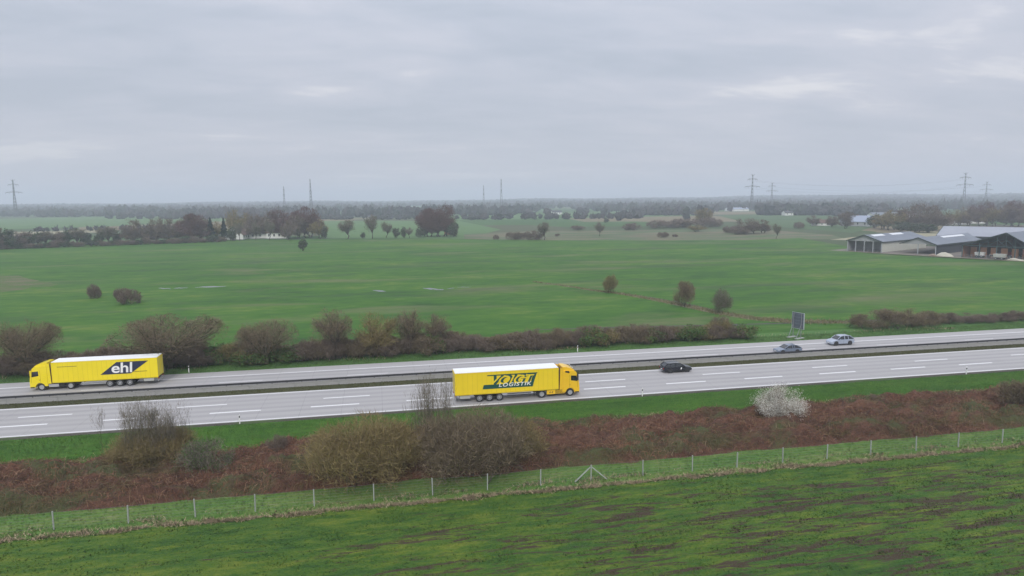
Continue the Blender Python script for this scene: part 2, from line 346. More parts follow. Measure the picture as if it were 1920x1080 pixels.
# ---- the strips beside the motorway (all run along X)
X0, X1 = -150.0, 330.0
verge_m = ramp_mat('verge_grass', [(0.34, (0.024, 0.064, 0.010)), (0.45, (0.038, 0.110, 0.012)), (0.56, (0.060, 0.150, 0.014)), (0.68, (0.105, 0.170, 0.026))],
    [(0.18, 1, (0.5, 1.5, 1), 0), (1.4, 0.8, (0.6, 1.4, 1), 0), (6, 0.5, (1, 1, 1), 0)], bump=0.6, bump_scale=6)
fence_m = ramp_mat('fence_strip_grass', [(0.34, (0.050, 0.125, 0.022)), (0.46, (0.080, 0.160, 0.030)), (0.56, (0.120, 0.185, 0.042)), (0.66, (0.20, 0.20, 0.09))],
    [(0.2, 1, (0.4, 1.8, 1), 0), (1.3, 0.8, (0.6, 1.4, 1), 0)], bump=0.5, bump_scale=6)
near_m = ramp_mat('young_crop', [(0.37, (0.019, 0.050, 0.010)), (0.46, (0.038, 0.092, 0.013)), (0.53, (0.070, 0.120, 0.014)), (0.61, (0.125, 0.158, 0.020))],
    [(0.12, 0.8, (0.4, 1.6, 1), 0), (0.9, 1.0, (0.35, 1.5, 1), 0), (5, 0.6, (0.5, 1.3, 1), 0)], bump=0.8, bump_scale=5,
    patches=[])
# bare wet soil shows in streaks, more of it away from the field's far left corner
def soil_patches(m):
    t = m.node_tree; nn = t.nodes.new; lk = t.links.new; b = t.nodes['Principled BSDF']
    src = b.inputs['Base Color'].links[0].from_socket
    tcn = nn('ShaderNodeTexCoord'); mp = nn('ShaderNodeMapping'); mp.inputs['Scale'].default_value = (0.15, 1.0, 1); mp.inputs['Rotation'].default_value = (0, 0, R(0)); lk(tcn.outputs['Object'], mp.inputs[0])
    n = nn('ShaderNodeTexNoise'); n.inputs['Scale'].default_value = 0.85; n.inputs['Detail'].default_value = 10; n.inputs['Roughness'].default_value = 0.74; n.inputs['Distortion'].default_value = 0.6; lk(mp.outputs[0], n.inputs['Vector'])
    sp = nn('ShaderNodeSeparateXYZ'); lk(tcn.outputs['Object'], sp.inputs[0])
    gx = nn('ShaderNodeMapRange'); gx.inputs['From Min'].default_value = -10; gx.inputs['From Max'].default_value = 14; gx.inputs['To Min'].default_value = -0.10; gx.inputs['To Max'].default_value = 0.0; lk(sp.outputs[0], gx.inputs[0])
    gy = nn('ShaderNodeMapRange'); gy.inputs['From Min'].default_value = 52; gy.inputs['From Max'].default_value = 56; gy.inputs['To Min'].default_value = 0.0; gy.inputs['To Max'].default_value = -0.10; lk(sp.outputs[1], gy.inputs[0])
    s1 = nn('ShaderNodeMath'); s1.operation = 'ADD'; lk(n.outputs[0], s1.inputs[0]); lk(gx.outputs[0], s1.inputs[1])
    s2 = nn('ShaderNodeMath'); s2.operation = 'ADD'; lk(s1.outputs[0], s2.inputs[0]); lk(gy.outputs[0], s2.inputs[1])
    nf = nn('ShaderNodeTexNoise'); nf.inputs['Scale'].default_value = 3.2; nf.inputs['Detail'].default_value = 6; nf.inputs['Roughness'].default_value = 0.7; lk(mp.outputs[0], nf.inputs['Vector'])
    m3 = nn('ShaderNodeMath'); m3.operation = 'MULTIPLY_ADD'; lk(nf.outputs[0], m3.inputs[0]); m3.inputs[1].default_value = 0.40; lk(s2.outputs[0], m3.inputs[2])
    mr = nn('ShaderNodeMapRange'); mr.inputs['From Min'].default_value = 0.705; mr.inputs['From Max'].default_value = 0.755; lk(m3.outputs[0], mr.inputs[0])
    mi = nn('ShaderNodeMixRGB'); mi.inputs[2].default_value = (0.054, 0.039, 0.024, 1); lk(mr.outputs[0], mi.inputs[0]); lk(src, mi.inputs[1]); lk(mi.outputs[0], b.inputs['Base Color'])
soil_patches(near_m)
def relief_strip(name, x0, x1, y0, y1, dx, dy, m, amp, sc, z=0.0, edge=0.6, fn=None, kind='structure'):
    xs = np.arange(x0, x1 + dx, dx); ys = np.linspace(y0, y1, max(2, int((y1 - y0) / dy) + 1)); V = []
    for y in ys:
        k = min(1.0, (y - y0) / edge, (y1 - y) / edge) if edge else 1.0
        for x in xs:
            h = mnoise.noise(Vector((x * sc[0], y * sc[1], 3.1))) + 0.5 * mnoise.noise(Vector((x * sc[0] * 2.7, y * sc[1] * 2.7, 9.4)))
            V.append((x, y, z + (fn(x, y, h) if fn else h * amp) * k))
    nx, ny = len(xs), len(ys); idx = np.arange(nx * ny).reshape(ny, nx)
    a, b, c, d = idx[:-1, :-1].ravel(), idx[:-1, 1:].ravel(), idx[1:, 1:].ravel(), idx[1:, :-1].ravel()
    o = link(name, fast_mesh(name, V, np.concatenate([np.stack([a, b, c], 1), np.stack([a, c, d], 1)]), m, smooth=True))
    return tag(o, kind=kind)
relief_strip('near_field', -75, 120, 18, 56.6, 0.8, 0.5, near_m, 0.08, (0.45, 1.6), edge=0.0)
sheet('fence_strip', [(X0, 56.6), (X1, 56.6), (X1, 61.6), (X0, 61.6)], -0.01, fence_m)
sheet('grass_verge', [(X0, 72.0), (X1, 72.0), (X1, 82.05), (X0, 82.05)], -0.006, verge_m)
sheet('scrub_floor', [(X0, 61.6), (X1, 61.6), (X1, 72.0), (X0, 72.0)], -0.04, ramp_mat('scrub_soil', [(0.3, (0.05, 0.032, 0.022)), (0.7, (0.10, 0.06, 0.04))], [(0.5, 1, (1, 1, 1), 0)]))
gravel_m = ramp_mat('dark_shoulder', [(0.35, (0.055, 0.05, 0.042)), (0.65, (0.095, 0.085, 0.07))], [(1.5, 1, (0.3, 1, 1), 0), (12, 0.6, (1, 1, 1), 0)], patches=[((0.06, 0.09, 0.03), 0.6, (0.3, 1, 1), 0.52, 0.62, 0)])
sheet('shoulder', [(X0, 82.05), (X1, 82.05), (X1, 82.95), (X0, 82.95)], 0.0, gravel_m)
med_m = ramp_mat('median_turf', [(0.3, (0.045, 0.045, 0.022)), (0.5, (0.062, 0.068, 0.028)), (0.7, (0.085, 0.08, 0.04))], [(0.12, 1, (0.3, 2, 1), 0), (2, 0.7, (0.4, 1, 1), 0)], bump=0.5, bump_scale=6)
sheet('median_turf', [(X0, 95.0), (X1, 95.0), (X1, 97.25), (X0, 97.25)], 0.0, med_m)
sheet('grass_verge', [(X0, 108.9), (X1, 108.9), (X1, 116.5), (X0, 116.5)], -0.004, ramp_mat('far_verge_grass', [(0.3, (0.052, 0.125, 0.032)), (0.7, (0.095, 0.19, 0.045))], [(0.15, 1, (0.4, 1.6, 1), 0), (1.5, 0.7, (1, 1, 1), 0)], bump=0.5, bump_scale=5))

# ---- carriageways
road_m = ramp_mat('road_concrete', [(0.32, (0.335, 0.322, 0.318)), (0.5, (0.372, 0.358, 0.352)), (0.68, (0.41, 0.395, 0.388))],
    [(0.05, 0.8, (0.25, 2.5, 1), 0), (0.6, 0.8, (0.12, 2.2, 1), 0), (9, 0.35, (1, 1, 1), 0)], rough=0.75, spec=0.3, bump=0.1, bump_scale=40, bdist=0.02)
def lane_wear(m, ys_):
    t = m.node_tree; nn = t.nodes.new; lk = t.links.new; b = t.nodes['Principled BSDF']; src = b.inputs['Base Color'].links[0].from_socket
    tcn = nn('ShaderNodeTexCoord'); sp = nn('ShaderNodeSeparateXYZ'); lk(tcn.outputs['Object'], sp.inputs[0]); tot = None
    for y in ys_:
        s = nn('ShaderNodeMath'); s.operation = 'SUBTRACT'; lk(sp.outputs[1], s.inputs[0]); s.inputs[1].default_value = y
        a = nn('ShaderNodeMath'); a.operation = 'ABSOLUTE'; lk(s.outputs[0], a.inputs[0])
        r = nn('ShaderNodeMapRange'); r.inputs['From Min'].default_value = 0.1; r.inputs['From Max'].default_value = 0.75; r.inputs['To Min'].default_value = 1; r.inputs['To Max'].default_value = 0; r.interpolation_type = 'SMOOTHSTEP'; lk(a.outputs[0], r.inputs[0])
        if tot is None: tot = r.outputs[0]
        else:
            q = nn('ShaderNodeMath'); q.operation = 'MAXIMUM'; lk(tot, q.inputs[0]); lk(r.outputs[0], q.inputs[1]); tot = q.outputs[0]
    ns = nn('ShaderNodeTexNoise'); ns.inputs['Scale'].default_value = 0.2; ns.inputs['Detail'].default_value = 5
    mp = nn('ShaderNodeMapping'); mp.inputs['Scale'].default_value = (0.2, 2, 1); lk(tcn.outputs['Object'], mp.inputs[0]); lk(mp.outputs[0], ns.inputs['Vector'])
    k = nn('ShaderNodeMath'); k.operation = 'MULTIPLY'; lk(tot, k.inputs[0]); lk(ns.outputs[0], k.inputs[1])
    k2 = nn('ShaderNodeMath'); k2.operation = 'MULTIPLY'; lk(k.outputs[0], k2.inputs[0]); k2.inputs[1].default_value = 0.75
    mi = nn('ShaderNodeMixRGB'); mi.inputs[2].default_value = (0.24, 0.235, 0.24, 1); lk(k2.outputs[0], mi.inputs[0]); lk(src, mi.inputs[1]); lk(mi.outputs[0], b.inputs['Base Color'])
    # transverse slab joints every 5 m
    fr = nn('ShaderNodeMath'); fr.operation = 'PINGPONG'; lk(sp.outputs[0], fr.inputs[0]); fr.inputs[1].default_value = 2.5
    jr = nn('ShaderNodeMapRange'); jr.inputs['From Min'].default_value = 0.0; jr.inputs['From Max'].default_value = 0.03; jr.inputs['To Min'].default_value = 0.6; jr.inputs['To Max'].default_value = 0; lk(fr.outputs[0], jr.inputs[0])
    mj = nn('ShaderNodeMixRGB'); mj.inputs[2].default_value = (0.12, 0.12, 0.12, 1); lk(jr.outputs[0], mj.inputs[0]); lk(mi.outputs[0], mj.inputs[1]); lk(mj.outputs[0], b.inputs['Base Color'])
lane_wear(road_m, (84.2, 86.2, 88.0, 89.9, 91.8, 93.7, 99.6, 101.3, 103.2, 105.1))
paint_m = flat('road_paint', (0.78, 0.775, 0.77), 0.6, dirt=0.10, scale=1.5)
def carriageway(y0, y1):
    mb = MB(); mb.box(X0, X1, y0, y1, -0.3, 0.02)
    return tag(mb.build('carriageway', road_m), kind='structure')
near_road = carriageway(82.95, 95.0); far_road = carriageway(98.2, 108.9)
def mark(parent, name, x0, x1, y, w_=0.15, z=0.026):
    me = bpy.data.meshes.new(name); me.from_pydata([(x0, y - w_ / 2, z), (x1, y - w_ / 2, z), (x1, y + w_ / 2, z), (x0, y + w_ / 2, z)], [], [(0, 1, 2, 3)]); me.materials.append(paint_m)
    return link(name, me, parent)
mark(near_road, 'edge_line', X0, X1, 83.25, 0.22); mark(near_road, 'edge_line', X0, X1, 94.62, 0.22)
mark(far_road, 'edge_line', X0, X1, 105.95, 0.28); mark(far_road, 'edge_line', X0, X1, 98.75, 0.2)
for k in range(-4, 15): mark(near_road, 'lane_dash', -43.6 + 18 * k, -37.6 + 18 * k, 90.7, 0.28)
for k in range(-6, 21): mark(near_road, 'lane_dash', -32.9 + 12 * k, -26.9 + 12 * k, 87.15, 0.34)
for k in range(-4, 15): mark(far_road, 'lane_dash', -41.0 + 18 * k, -35.0 + 18 * k, 102.2, 0.15)

# ---- central barrier: low concrete plinth with a dark steel rail above
conc_m = ramp_mat('barrier_concrete', [(0.3, (0.21, 0.21, 0.195)), (0.5, (0.27, 0.265, 0.25)), (0.7, (0.33, 0.32, 0.30))], [(0.3, 1, (0.3, 1, 3), 0), (3, 0.7, (0.3, 1, 2), 0)], rough=0.85)
rail_m = flat('weathered_dark_rail', (0.05, 0.05, 0.055), 0.7, 0.2, dirt=0.3, scale=0.8)
galv_m = flat('galvanised_steel', (0.34, 0.35, 0.36), 0.5, 0.6, dirt=0.15)
bar = empty('median_barrier', (0, 97.3, 0)); tag(bar, 'long grey concrete crash barrier with dark rail along the median', 'barrier')
seg = None; x = -120.0
while x < 300:
    if seg is None:
        prof = [(0, 0), (0, 0.10), (0.10, 0.14), (0.16, 0.36), (0.20, 0.37), (0.22, 0.62), (0.46, 0.62), (0.60, 0.0)]
        mb = MB(); n = len(prof); V = [(0.012, y, z) for y, z in prof] + [(5.988, y, z) for y, z in prof]
        mb.add(V, [tuple(range(n)), tuple(range(2 * n - 1, n - 1, -1))] + [(i, i + n, (i + 1) % n + n, (i + 1) % n) for i in range(n)])
        seg = mb.build('concrete_segment', conc_m, bar); seg.location = (x, 0, 0)
        mb = MB(); yy = 0.26
        mb.box(0.006, 5.994, yy, yy + 0.07, 0.70, 0.98); mb.box(0.006, 5.994, yy - 0.035, yy, 0.74, 0.80); mb.box(0.006, 5.994, yy - 0.035, yy, 0.88, 0.94)
        for px in (1.0, 3.0, 5.0): mb.box(px - .05, px + .05, yy + 0.07, yy + 0.16, 0.62, 0.96)
        rl = mb.build('rail', rail_m, bar); rl.location = (x, 0, 0)
    else:
        for src in (seg, rl):
            c = src.copy(); COL.objects.link(c); c.location = (x, 0, 0)
    x += 6.0

# ================================================================= vegetation
def tubes(paths, n=4):
    V, T = [], []
    for P, rad in paths:
        b = len(V); P = np.asarray(P)
        for i, p in enumerate(P):
            d = P[min(i + 1, len(P) - 1)] - P[max(i - 1, 0)]; d = d / (np.linalg.norm(d) + 1e-9)
            h = np.array([1, 0, 0]) if abs(d[0]) < 0.8 else np.array([0, 1, 0]); x = np.cross(d, h); x /= np.linalg.norm(x); y = np.cross(d, x)
            for k in range(n):
                a = 2 * math.pi * k / n; V.append(p + (x * math.cos(a) + y * math.sin(a)) * rad[i])
        for i in range(len(P) - 1):
            for k in range(n):
                a0, a1 = b + i * n + k, b + i * n + (k + 1) % n; T += [(a0, a1, a1 + n), (a0, a1 + n, a0 + n)]
    return np.array(V).reshape(-1, 3), np.array(T).reshape(-1, 3)
def slivers(P, D, Ln, Wd, rg):
    """thin tapering twigs, one triangle each"""
    n = len(P); rnd = rg.normal(size=(n, 3)); x = np.cross(D, rnd); x /= np.linalg.norm(x, axis=1)[:, None] + 1e-9
    V = np.empty((n, 3, 3)); V[:, 0] = P - x * Wd[:, None] / 2; V[:, 1] = P + x * Wd[:, None] / 2; V[:, 2] = P + D * Ln[:, None]
    return V.reshape(-1, 3), np.arange(3 * n).reshape(-1, 3)
def flakes(P, size, rg, flatness=0.0):
    """small leaf or petal quads as two triangles sharing an edge"""
    n = len(P); a = rg.normal(size=(n, 3)); a[:, 2] *= 1 - flatness; a /= np.linalg.norm(a, axis=1)[:, None]; b = np.cross(a, rg.normal(size=(n, 3))); b /= np.linalg.norm(b, axis=1)[:, None]
    s = size[:, None]; V = np.empty((n, 4, 3)); V[:, 0] = P - a * s; V[:, 1] = P + b * s * .6; V[:, 2] = P + a * s; V[:, 3] = P - b * s * .6
    i = np.arange(n)[:, None] * 4
    return V.reshape(-1, 3), np.concatenate([i + [0, 1, 2], i + [0, 2, 3]], 1).reshape(-1, 3)
def unit(v): return v / (np.linalg.norm(v, axis=-1)[..., None] + 1e-9)
def plant(seed, H, W, fork=0.3, limbs=9, subs=6, twigs=3000, tw=0.03, tl=0.7, stems=1, upright=0.3, dome=0.75, wood_r=0.13, leaves=0, leaf=0.06, low=0.0, base=0.0, tmat=None, wmat=None, lmat=None, leafspread=0.3, clump=0.0, shell=True):
    """bare multi-limbed tree or shrub: returns (wood mesh, crown mesh)"""
    rg = np.random.default_rng(seed); paths = []; anchors = []; adir = []
    zc_ = H * (.45 if fork > .02 else .30); bump_ = rg.uniform(0, 6.28, 4)
    def clampv(P):      # keeps the crown inside an uneven dome
        P = np.array(P, float); one = P.ndim == 1; P = np.atleast_2d(P); q = (P - [0, 0, zc_]) / np.where(P[:, 2:3] > zc_, [[W / 2, W / 2, H - zc_]], [[W / 2, W / 2, zc_ * (.75 if fork > .02 else 1.3)]])
        a_ = np.arctan2(q[:, 1], q[:, 0]); lim = .95 + .06 * np.sin(3 * a_ + bump_[0]) + .05 * np.sin(5 * a_ + bump_[1] + 4 * q[:, 2]) + .03 * np.sin(9 * a_ + bump_[2])
        n_ = np.linalg.norm(q, axis=1); k = np.where(n_ > lim, lim / np.maximum(n_, 1e-6), 1.0)[:, None]; P = (P - [0, 0, zc_]) * k + [0, 0, zc_]
        return P[0] if one else P
    roots = [np.array([rg.normal() * W * base, rg.normal() * W * base, 0.0]) for _ in range(stems)]
    forks = []
    for r_ in roots:
        if fork > 0.02:
            top = r_ + np.array([rg.normal() * 0.04 * H, rg.normal() * 0.04 * H, fork * H]); mid = (r_ + top) / 2 + rg.normal(size=3) * 0.02 * H
            paths.append(([r_, mid, top], [wood_r, wood_r * .8, wood_r * .65]))
        else: top = r_
        forks.append(top)
    for i in range(limbs):
        f_ = forks[i % len(forks)]
        az = 2 * math.pi * (i + rg.uniform(-.35, .35)) / limbs * (1 if stems == 1 else 2.4); el = math.asin(min(1, rg.uniform(low, 1.0))) 
        rr = rg.uniform(.78, 1.0)
        tgt = np.array([math.cos(az) * math.cos(el) * W / 2 * rr, math.sin(az) * math.cos(el) * W / 2 * rr, H * (fork * .8 + (1 - fork * .8) * (dome * math.sin(el) + (1 - dome)) * rr)])
        if upright: tgt[:2] = tgt[:2] * (1 - upright) + f_[:2] * upright
        d0 = unit(np.array([tgt[0] - f_[0], tgt[1] - f_[1], 0]) * .6 + np.array([0, 0, H * .5])); ln = np.linalg.norm(tgt - f_)
        c1 = f_ + d0 * ln * .45 + rg.normal(size=3) * ln * .06
        ts = np.linspace(0, 1, 6)[:, None]; Q = (1 - ts) ** 2 * f_ + 2 * ts * (1 - ts) * c1 + ts ** 2 * tgt + rg.normal(size=(6, 3)) * ln * .02 * ts
        r1 = wood_r * (.5 if stems == 1 else .42); paths.append((Q, np.linspace(r1, r1 * .18, 6)))
        for k in range(subs):
            t = rg.uniform(.3, 1.0); j = min(4, int(t * 5)); p = Q[j] + (Q[j + 1] - Q[j]) * (t * 5 - j); along = unit(Q[j + 1] - Q[j])
            outw = unit(np.array([p[0] - f_[0], p[1] - f_[1], (p[2] - f_[2]) * .6])); dd = unit(along * .6 + outw * .5 + rg.normal(size=3) * .55 + np.array([0, 0, upright * .9]))
            l2 = ln * rg.uniform(.2, .42) * (1.15 - t * .5); end = p + dd * l2 + np.array([0, 0, l2 * .1]); m_ = (p + end) / 2 + rg.normal(size=3) * l2 * .08
            if shell: end = clampv(end); m_ = (p + end) / 2
            end[2] = max(end[2], 0.15)
            paths.append(([p, m_, end], [r1 * .3, r1 * .2, r1 * .08]))
            for _ in range(3):
                u_ = rg.uniform(.2, 1.0); anchors.append(p + (end - p) * u_); adir.append(dd)
        for _ in range(3):
            u_ = rg.uniform(.55, 1.0); j = min(4, int(u_ * 5)); anchors.append(Q[j] + (Q[j + 1] - Q[j]) * (u_ * 5 - j)); adir.append(unit(Q[j + 1] - Q[j]))
    A = np.array(anchors); D = np.array(adir); pick = rg.integers(0, len(A), twigs)
    sp = max(0.12, W * .055)
    P = A[pick] + rg.normal(size=(twigs, 3)) * sp * (1 - clump); P[:, 2] = np.maximum(P[:, 2], 0.05)
    if shell: P = clampv(P)
    DD = unit(D[pick] * .7 + rg.normal(size=(twigs, 3)) * .6 + np.array([0, 0, .25 + upright * 1.2]))
    V, T = slivers(P, DD, tl * rg.uniform(.5, 1.4, twigs), tw * rg.uniform(.6, 1.4, twigs), rg)
    Vt, Tt = tubes([p for p in paths], 3)
    mats = [tmat]; mi_ = np.zeros(len(T), int)
    if leaves:
        pk = rg.integers(0, twigs, leaves); LP = P[pk] + DD[pk] * (tl * rg.uniform(0, 1.1, leaves))[:, None] + rg.normal(size=(leaves, 3)) * leafspread * sp
        LV, LT = flakes(LP, leaf * rg.uniform(.6, 1.4, leaves), rg); T = np.concatenate([T, LT + len(V)]); V = np.concatenate([V, LV]); mi_ = np.concatenate([mi_, np.ones(len(LT), int)]); mats.append(lmat)
    return fast_mesh('trunk', Vt, Tt, wmat), fast_mesh('crown', V, T, mats, mi_)

bark = island_mat('bark', [(0.055, 0.045, 0.038), (0.085, 0.07, 0.055), (0.10, 0.085, 0.065)])
bark_g = island_mat('mossy_bark', [(0.06, 0.06, 0.035), (0.09, 0.085, 0.05), (0.11, 0.095, 0.06)])
tw_brown = island_mat('twigs_brown', [(0.105, 0.082, 0.055), (0.165, 0.128, 0.085), (0.22, 0.172, 0.112), (0.135, 0.108, 0.07)])
tw_purple = island_mat('twigs_purple', [(0.110, 0.084, 0.066), (0.165, 0.127, 0.098), (0.20, 0.158, 0.122)])
tw_red = island_mat('twigs_red', [(0.105, 0.060, 0.055), (0.145, 0.080, 0.070), (0.125, 0.077, 0.068)])
tw_olive = island_mat('twigs_olive', [(0.14, 0.115, 0.055), (0.21, 0.165, 0.075), (0.26, 0.205, 0.09), (0.17, 0.12, 0.07)])
tw_grey = island_mat('twigs_grey', [(0.15, 0.125, 0.10), (0.22, 0.19, 0.15), (0.13, 0.11, 0.085)])
lf_yel = island_mat('catkin_green', [(0.16, 0.16, 0.04), (0.22, 0.20, 0.055), (0.13, 0.15, 0.045)])
lf_green = island_mat('leaf_green', [(0.045, 0.10, 0.028), (0.07, 0.14, 0.035), (0.10, 0.16, 0.05)])
lf_dark = island_mat('leaf_dark', [(0.030, 0.055, 0.028), (0.045, 0.080, 0.036), (0.065, 0.095, 0.045)])
lf_white = island_mat('blossom_white', [(0.68, 0.66, 0.58), (0.80, 0.78, 0.72), (0.84, 0.82, 0.77), (0.55, 0.54, 0.42)])

PM = {}
def variants(key, n, **kw):
    PM[key] = []
    for i in range(n):
        a, b = plant(abs(hash_(key)) + i * 17, **kw); P = np.empty(len(b.vertices) * 3, np.float32); b.vertices.foreach_get('co', P); P = P.reshape(-1, 3)
        r = np.hypot(P[:, 0], P[:, 1]); kx = kw['W'] / 2 / np.percentile(r, 96.5); kz = kw['H'] / np.percentile(P[:, 2], 99.3)
        for me in (a, b):
            Q = np.empty(len(me.vertices) * 3, np.float32); me.vertices.foreach_get('co', Q); Q = Q.reshape(-1, 3) * np.array([kx, kx, kz], np.float32); me.vertices.foreach_set('co', Q.ravel())
        PM[key].append((a, b))
    PM[key + '_HW'] = (kw['H'], kw['W'])
def hash_(s): return sum((i + 1) * ord(c) for i, c in enumerate(s))
def grow(key, v, x, y, h, wd, name, label, cat, group=None, rz=None, z=0.0):
    ms = PM[key]; me_w, me_c = ms[v % len(ms)]; H_, W_ = PM[key + '_HW']
    o = empty(name, (x, y, z), random.uniform(0, 6.28) if rz is None else rz); o.scale = (wd / W_, wd / W_, h / H_)
    a_ = link('trunk', me_w, o); b_ = link('crown', me_c, o)
    tag(o, label, cat, group); return o

# detail sets for the plants near the motorway (metres)
variants('hedge', 4, H=3.2, W=5.0, fork=0.0, limbs=18, subs=7, twigs=5400, tw=0.036, tl=0.42, stems=6, base=.12, upright=.15, dome=.7, wood_r=.07, tmat=tw_purple, wmat=bark, clump=.0)
variants('hedge_brown', 3, H=3.2, W=5.0, fork=0.0, limbs=18, subs=7, twigs=5400, tw=0.036, tl=0.42, stems=6, base=.12, upright=.2, dome=.7, wood_r=.07, tmat=tw_brown, wmat=bark, leaves=400, leaf=.05, lmat=lf_yel)
variants('hedge_olive', 2, H=3.2, W=5.0, fork=0.0, limbs=18, subs=7, twigs=5000, tw=0.036, tl=0.42, stems=6, base=.12, upright=.2, dome=.7, wood_r=.07, tmat=tw_olive, wmat=bark_g, leaves=1500, leaf=.055, lmat=lf_green)
variants('hedge_green', 2, H=2.4, W=4.0, fork=0.0, limbs=12, subs=5, twigs=1800, tw=0.035, tl=0.5, stems=5, base=.12, upright=.1, dome=.7, wood_r=.06, tmat=tw_olive, wmat=bark, leaves=3600, leaf=.09, lmat=lf_green)
variants('umbrella', 2, H=7.2, W=10.0, fork=0.16, limbs=26, subs=12, twigs=15000, tw=0.034, tl=0.42, stems=2, base=.05, upright=.0, dome=.38, wood_r=.27, low=.1, tmat=tw_brown, wmat=bark_g)
variants('round_tree', 3, H=7.0, W=6.0, fork=0.26, limbs=20, subs=10, twigs=6500, tw=0.036, tl=0.42, stems=1, upright=.05, dome=.5, wood_r=.18, low=.0, tmat=tw_brown, wmat=bark)
variants('olive_tree', 2, H=6.5, W=6.0, fork=0.1, limbs=14, subs=9, twigs=5200, tw=0.04, tl=0.6, stems=3, base=.06, upright=.15, dome=.75, wood_r=.14, low=.1, tmat=tw_olive, wmat=bark_g, leaves=900, leaf=.06, lmat=lf_yel)
# dense shrubs of the foreground
variants('thicket', 2, H=5.4, W=11.0, fork=0.0, limbs=34, subs=8, twigs=24000, tw=0.032, tl=0.75, stems=12, base=.2, upright=.18, dome=.72, wood_r=.09, tmat=tw_olive, wmat=bark_g, leaves=2500, leaf=.04, lmat=lf_yel)
variants('thicket_brown', 2, H=5.4, W=11.0, fork=0.0, limbs=34, subs=8, twigs=24000, tw=0.032, tl=0.75, stems=12, base=.2, upright=.18, dome=.72, wood_r=.09, tmat=tw_brown, wmat=bark, leaves=900, leaf=.04, lmat=lf_yel)
variants('shoots', 3, H=7.0, W=5.0, fork=0.0, limbs=34, subs=7, twigs=4200, tw=0.024, tl=0.5, stems=30, base=.25, upright=.92, dome=.18, wood_r=.085, low=.3, tmat=tw_grey, wmat=bark_g, leaves=1200, leaf=.032, lmat=lf_yel, shell=False)
variants('briar', 2, H=3.0, W=4.6, fork=0.0, limbs=16, subs=7, twigs=4200, tw=0.03, tl=0.6, stems=7, base=.16, upright=.1, dome=.7, wood_r=.05, tmat=tw_grey, wmat=bark_g, leaves=3600, leaf=.05, lmat=lf_green)
variants('blossom', 1, H=4.0, W=7.0, fork=0.0, limbs=30, subs=9, twigs=5200, tw=0.022, tl=0.75, stems=10, base=.13, upright=.3, dome=.7, wood_r=.06, tmat=tw_brown, wmat=bark, leaves=30000, leaf=.034, lmat=lf_white, leafspread=.16, clump=.3, shell=False)
# coarser sets for the plants far across the meadow
variants('far_open', 3, H=13, W=11, fork=0.22, limbs=14, subs=8, twigs=2000, tw=0.16, tl=1.3, stems=1, upright=.1, dome=.7, wood_r=.36, low=.25, tmat=tw_grey, wmat=bark, leaves=500, leaf=.22, lmat=lf_green)
variants('far_twig', 4, H=13, W=12, fork=0.07, limbs=16, subs=8, twigs=3800, tw=0.20, tl=1.3, stems=2, base=.12, upright=.05, dome=.82, wood_r=.3, low=-.1, tmat=tw_purple, wmat=bark)
variants('far_red', 3, H=18, W=20, fork=0.10, limbs=26, subs=10, twigs=9500, tw=0.26, tl=1.4, stems=3, base=.08, upright=.0, dome=.78, wood_r=.5, low=-.1, tmat=tw_red, wmat=bark)
variants('far_olive', 2, H=12, W=12, fork=0.10, limbs=12, subs=8, twigs=2400, tw=0.20, tl=1.4, stems=3, base=.1, upright=.12, dome=.72, wood_r=.3, low=.0, tmat=tw_olive, wmat=bark, leaves=500, leaf=.2, lmat=lf_green)
variants('far_green', 3, H=8, W=7, fork=0.0, limbs=12, subs=6, twigs=900, tw=0.16, tl=1.0, stems=4, base=.1, upright=.2, dome=.7, wood_r=.2, low=.0, tmat=tw_grey, wmat=bark, leaves=1900, leaf=.26, lmat=lf_dark)
variants('far_bush', 3, H=4, W=10, fork=0.0, limbs=14, subs=7, twigs=2600, tw=0.15, tl=0.9, stems=7, base=.2, upright=.05, dome=.7, wood_r=.12, low=.0, tmat=tw_purple, wmat=bark)

def at_pix(key, v, px, pyb, hpx, wpx, name, label, cat, group=None, rz=None):
    x, y = G(px, pyb); s = SC(x, y)
    return grow(key, v, x, y, hpx / s, wpx / s, name, label, cat, group, rz)
# --- foreground shrubs in the bramble belt
at_pix('shoots', 0, 262, 872, 132, 105, 'willow_shrub', 'tall clump of upright bare willow shoots, leftmost of the three clumps before the road', 'shrub')
at_pix('shoots', 1, 318, 868, 124, 95, 'willow_shrub', 'tall upright bare willow shoots beside the guide post, middle of the three clumps', 'shrub')
at_pix('shoots', 2, 815, 868, 168, 95, 'willow_shrub', 'tallest clump of bare willow shoots, rising behind the rear of the near yellow truck', 'shrub')
at_pix('thicket', 1, 288, 868, 62, 150, 'bare_thicket', 'low olive brown thicket around the feet of the left willow shoots', 'shrub')
at_pix('thicket', 0, 690, 893, 108, 225, 'bare_thicket', 'wide olive brown bare thicket behind the fence, left of the tallest willow shoots', 'shrub')
at_pix('thicket_brown', 0, 890, 886, 108, 225, 'bare_thicket', 'wide reddish brown bare thicket below the near yellow truck', 'shrub')
at_pix('olive_tree', 0, 985, 868, 84, 88, 'budding_bush', 'yellow green budding bush at the right end of the thickets', 'shrub')
at_pix('briar', 0, 388, 892, 72, 98, 'briar_bush', 'grey green leafy briar bush right of the left willow shoots', 'shrub')
at_pix('briar', 1, 605, 872, 46, 70, 'briar_bush', 'small green tinged briar at the left foot of the olive thicket', 'shrub')
at_pix('hedge', 1, 522, 850, 34, 46, 'small_bush', 'small dark twiggy bush at the top edge of the bramble slope left of the thickets', 'shrub')
at_pix('hedge', 2, 1640, 762, 20, 44, 'small_bush', 'low dark bush on the verge right of the white blossoming bush', 'shrub')
at_pix('hedge_brown', 1, 1912, 775, 62, 84, 'small_bush', 'brown bush at the right end of the bramble slope', 'shrub')
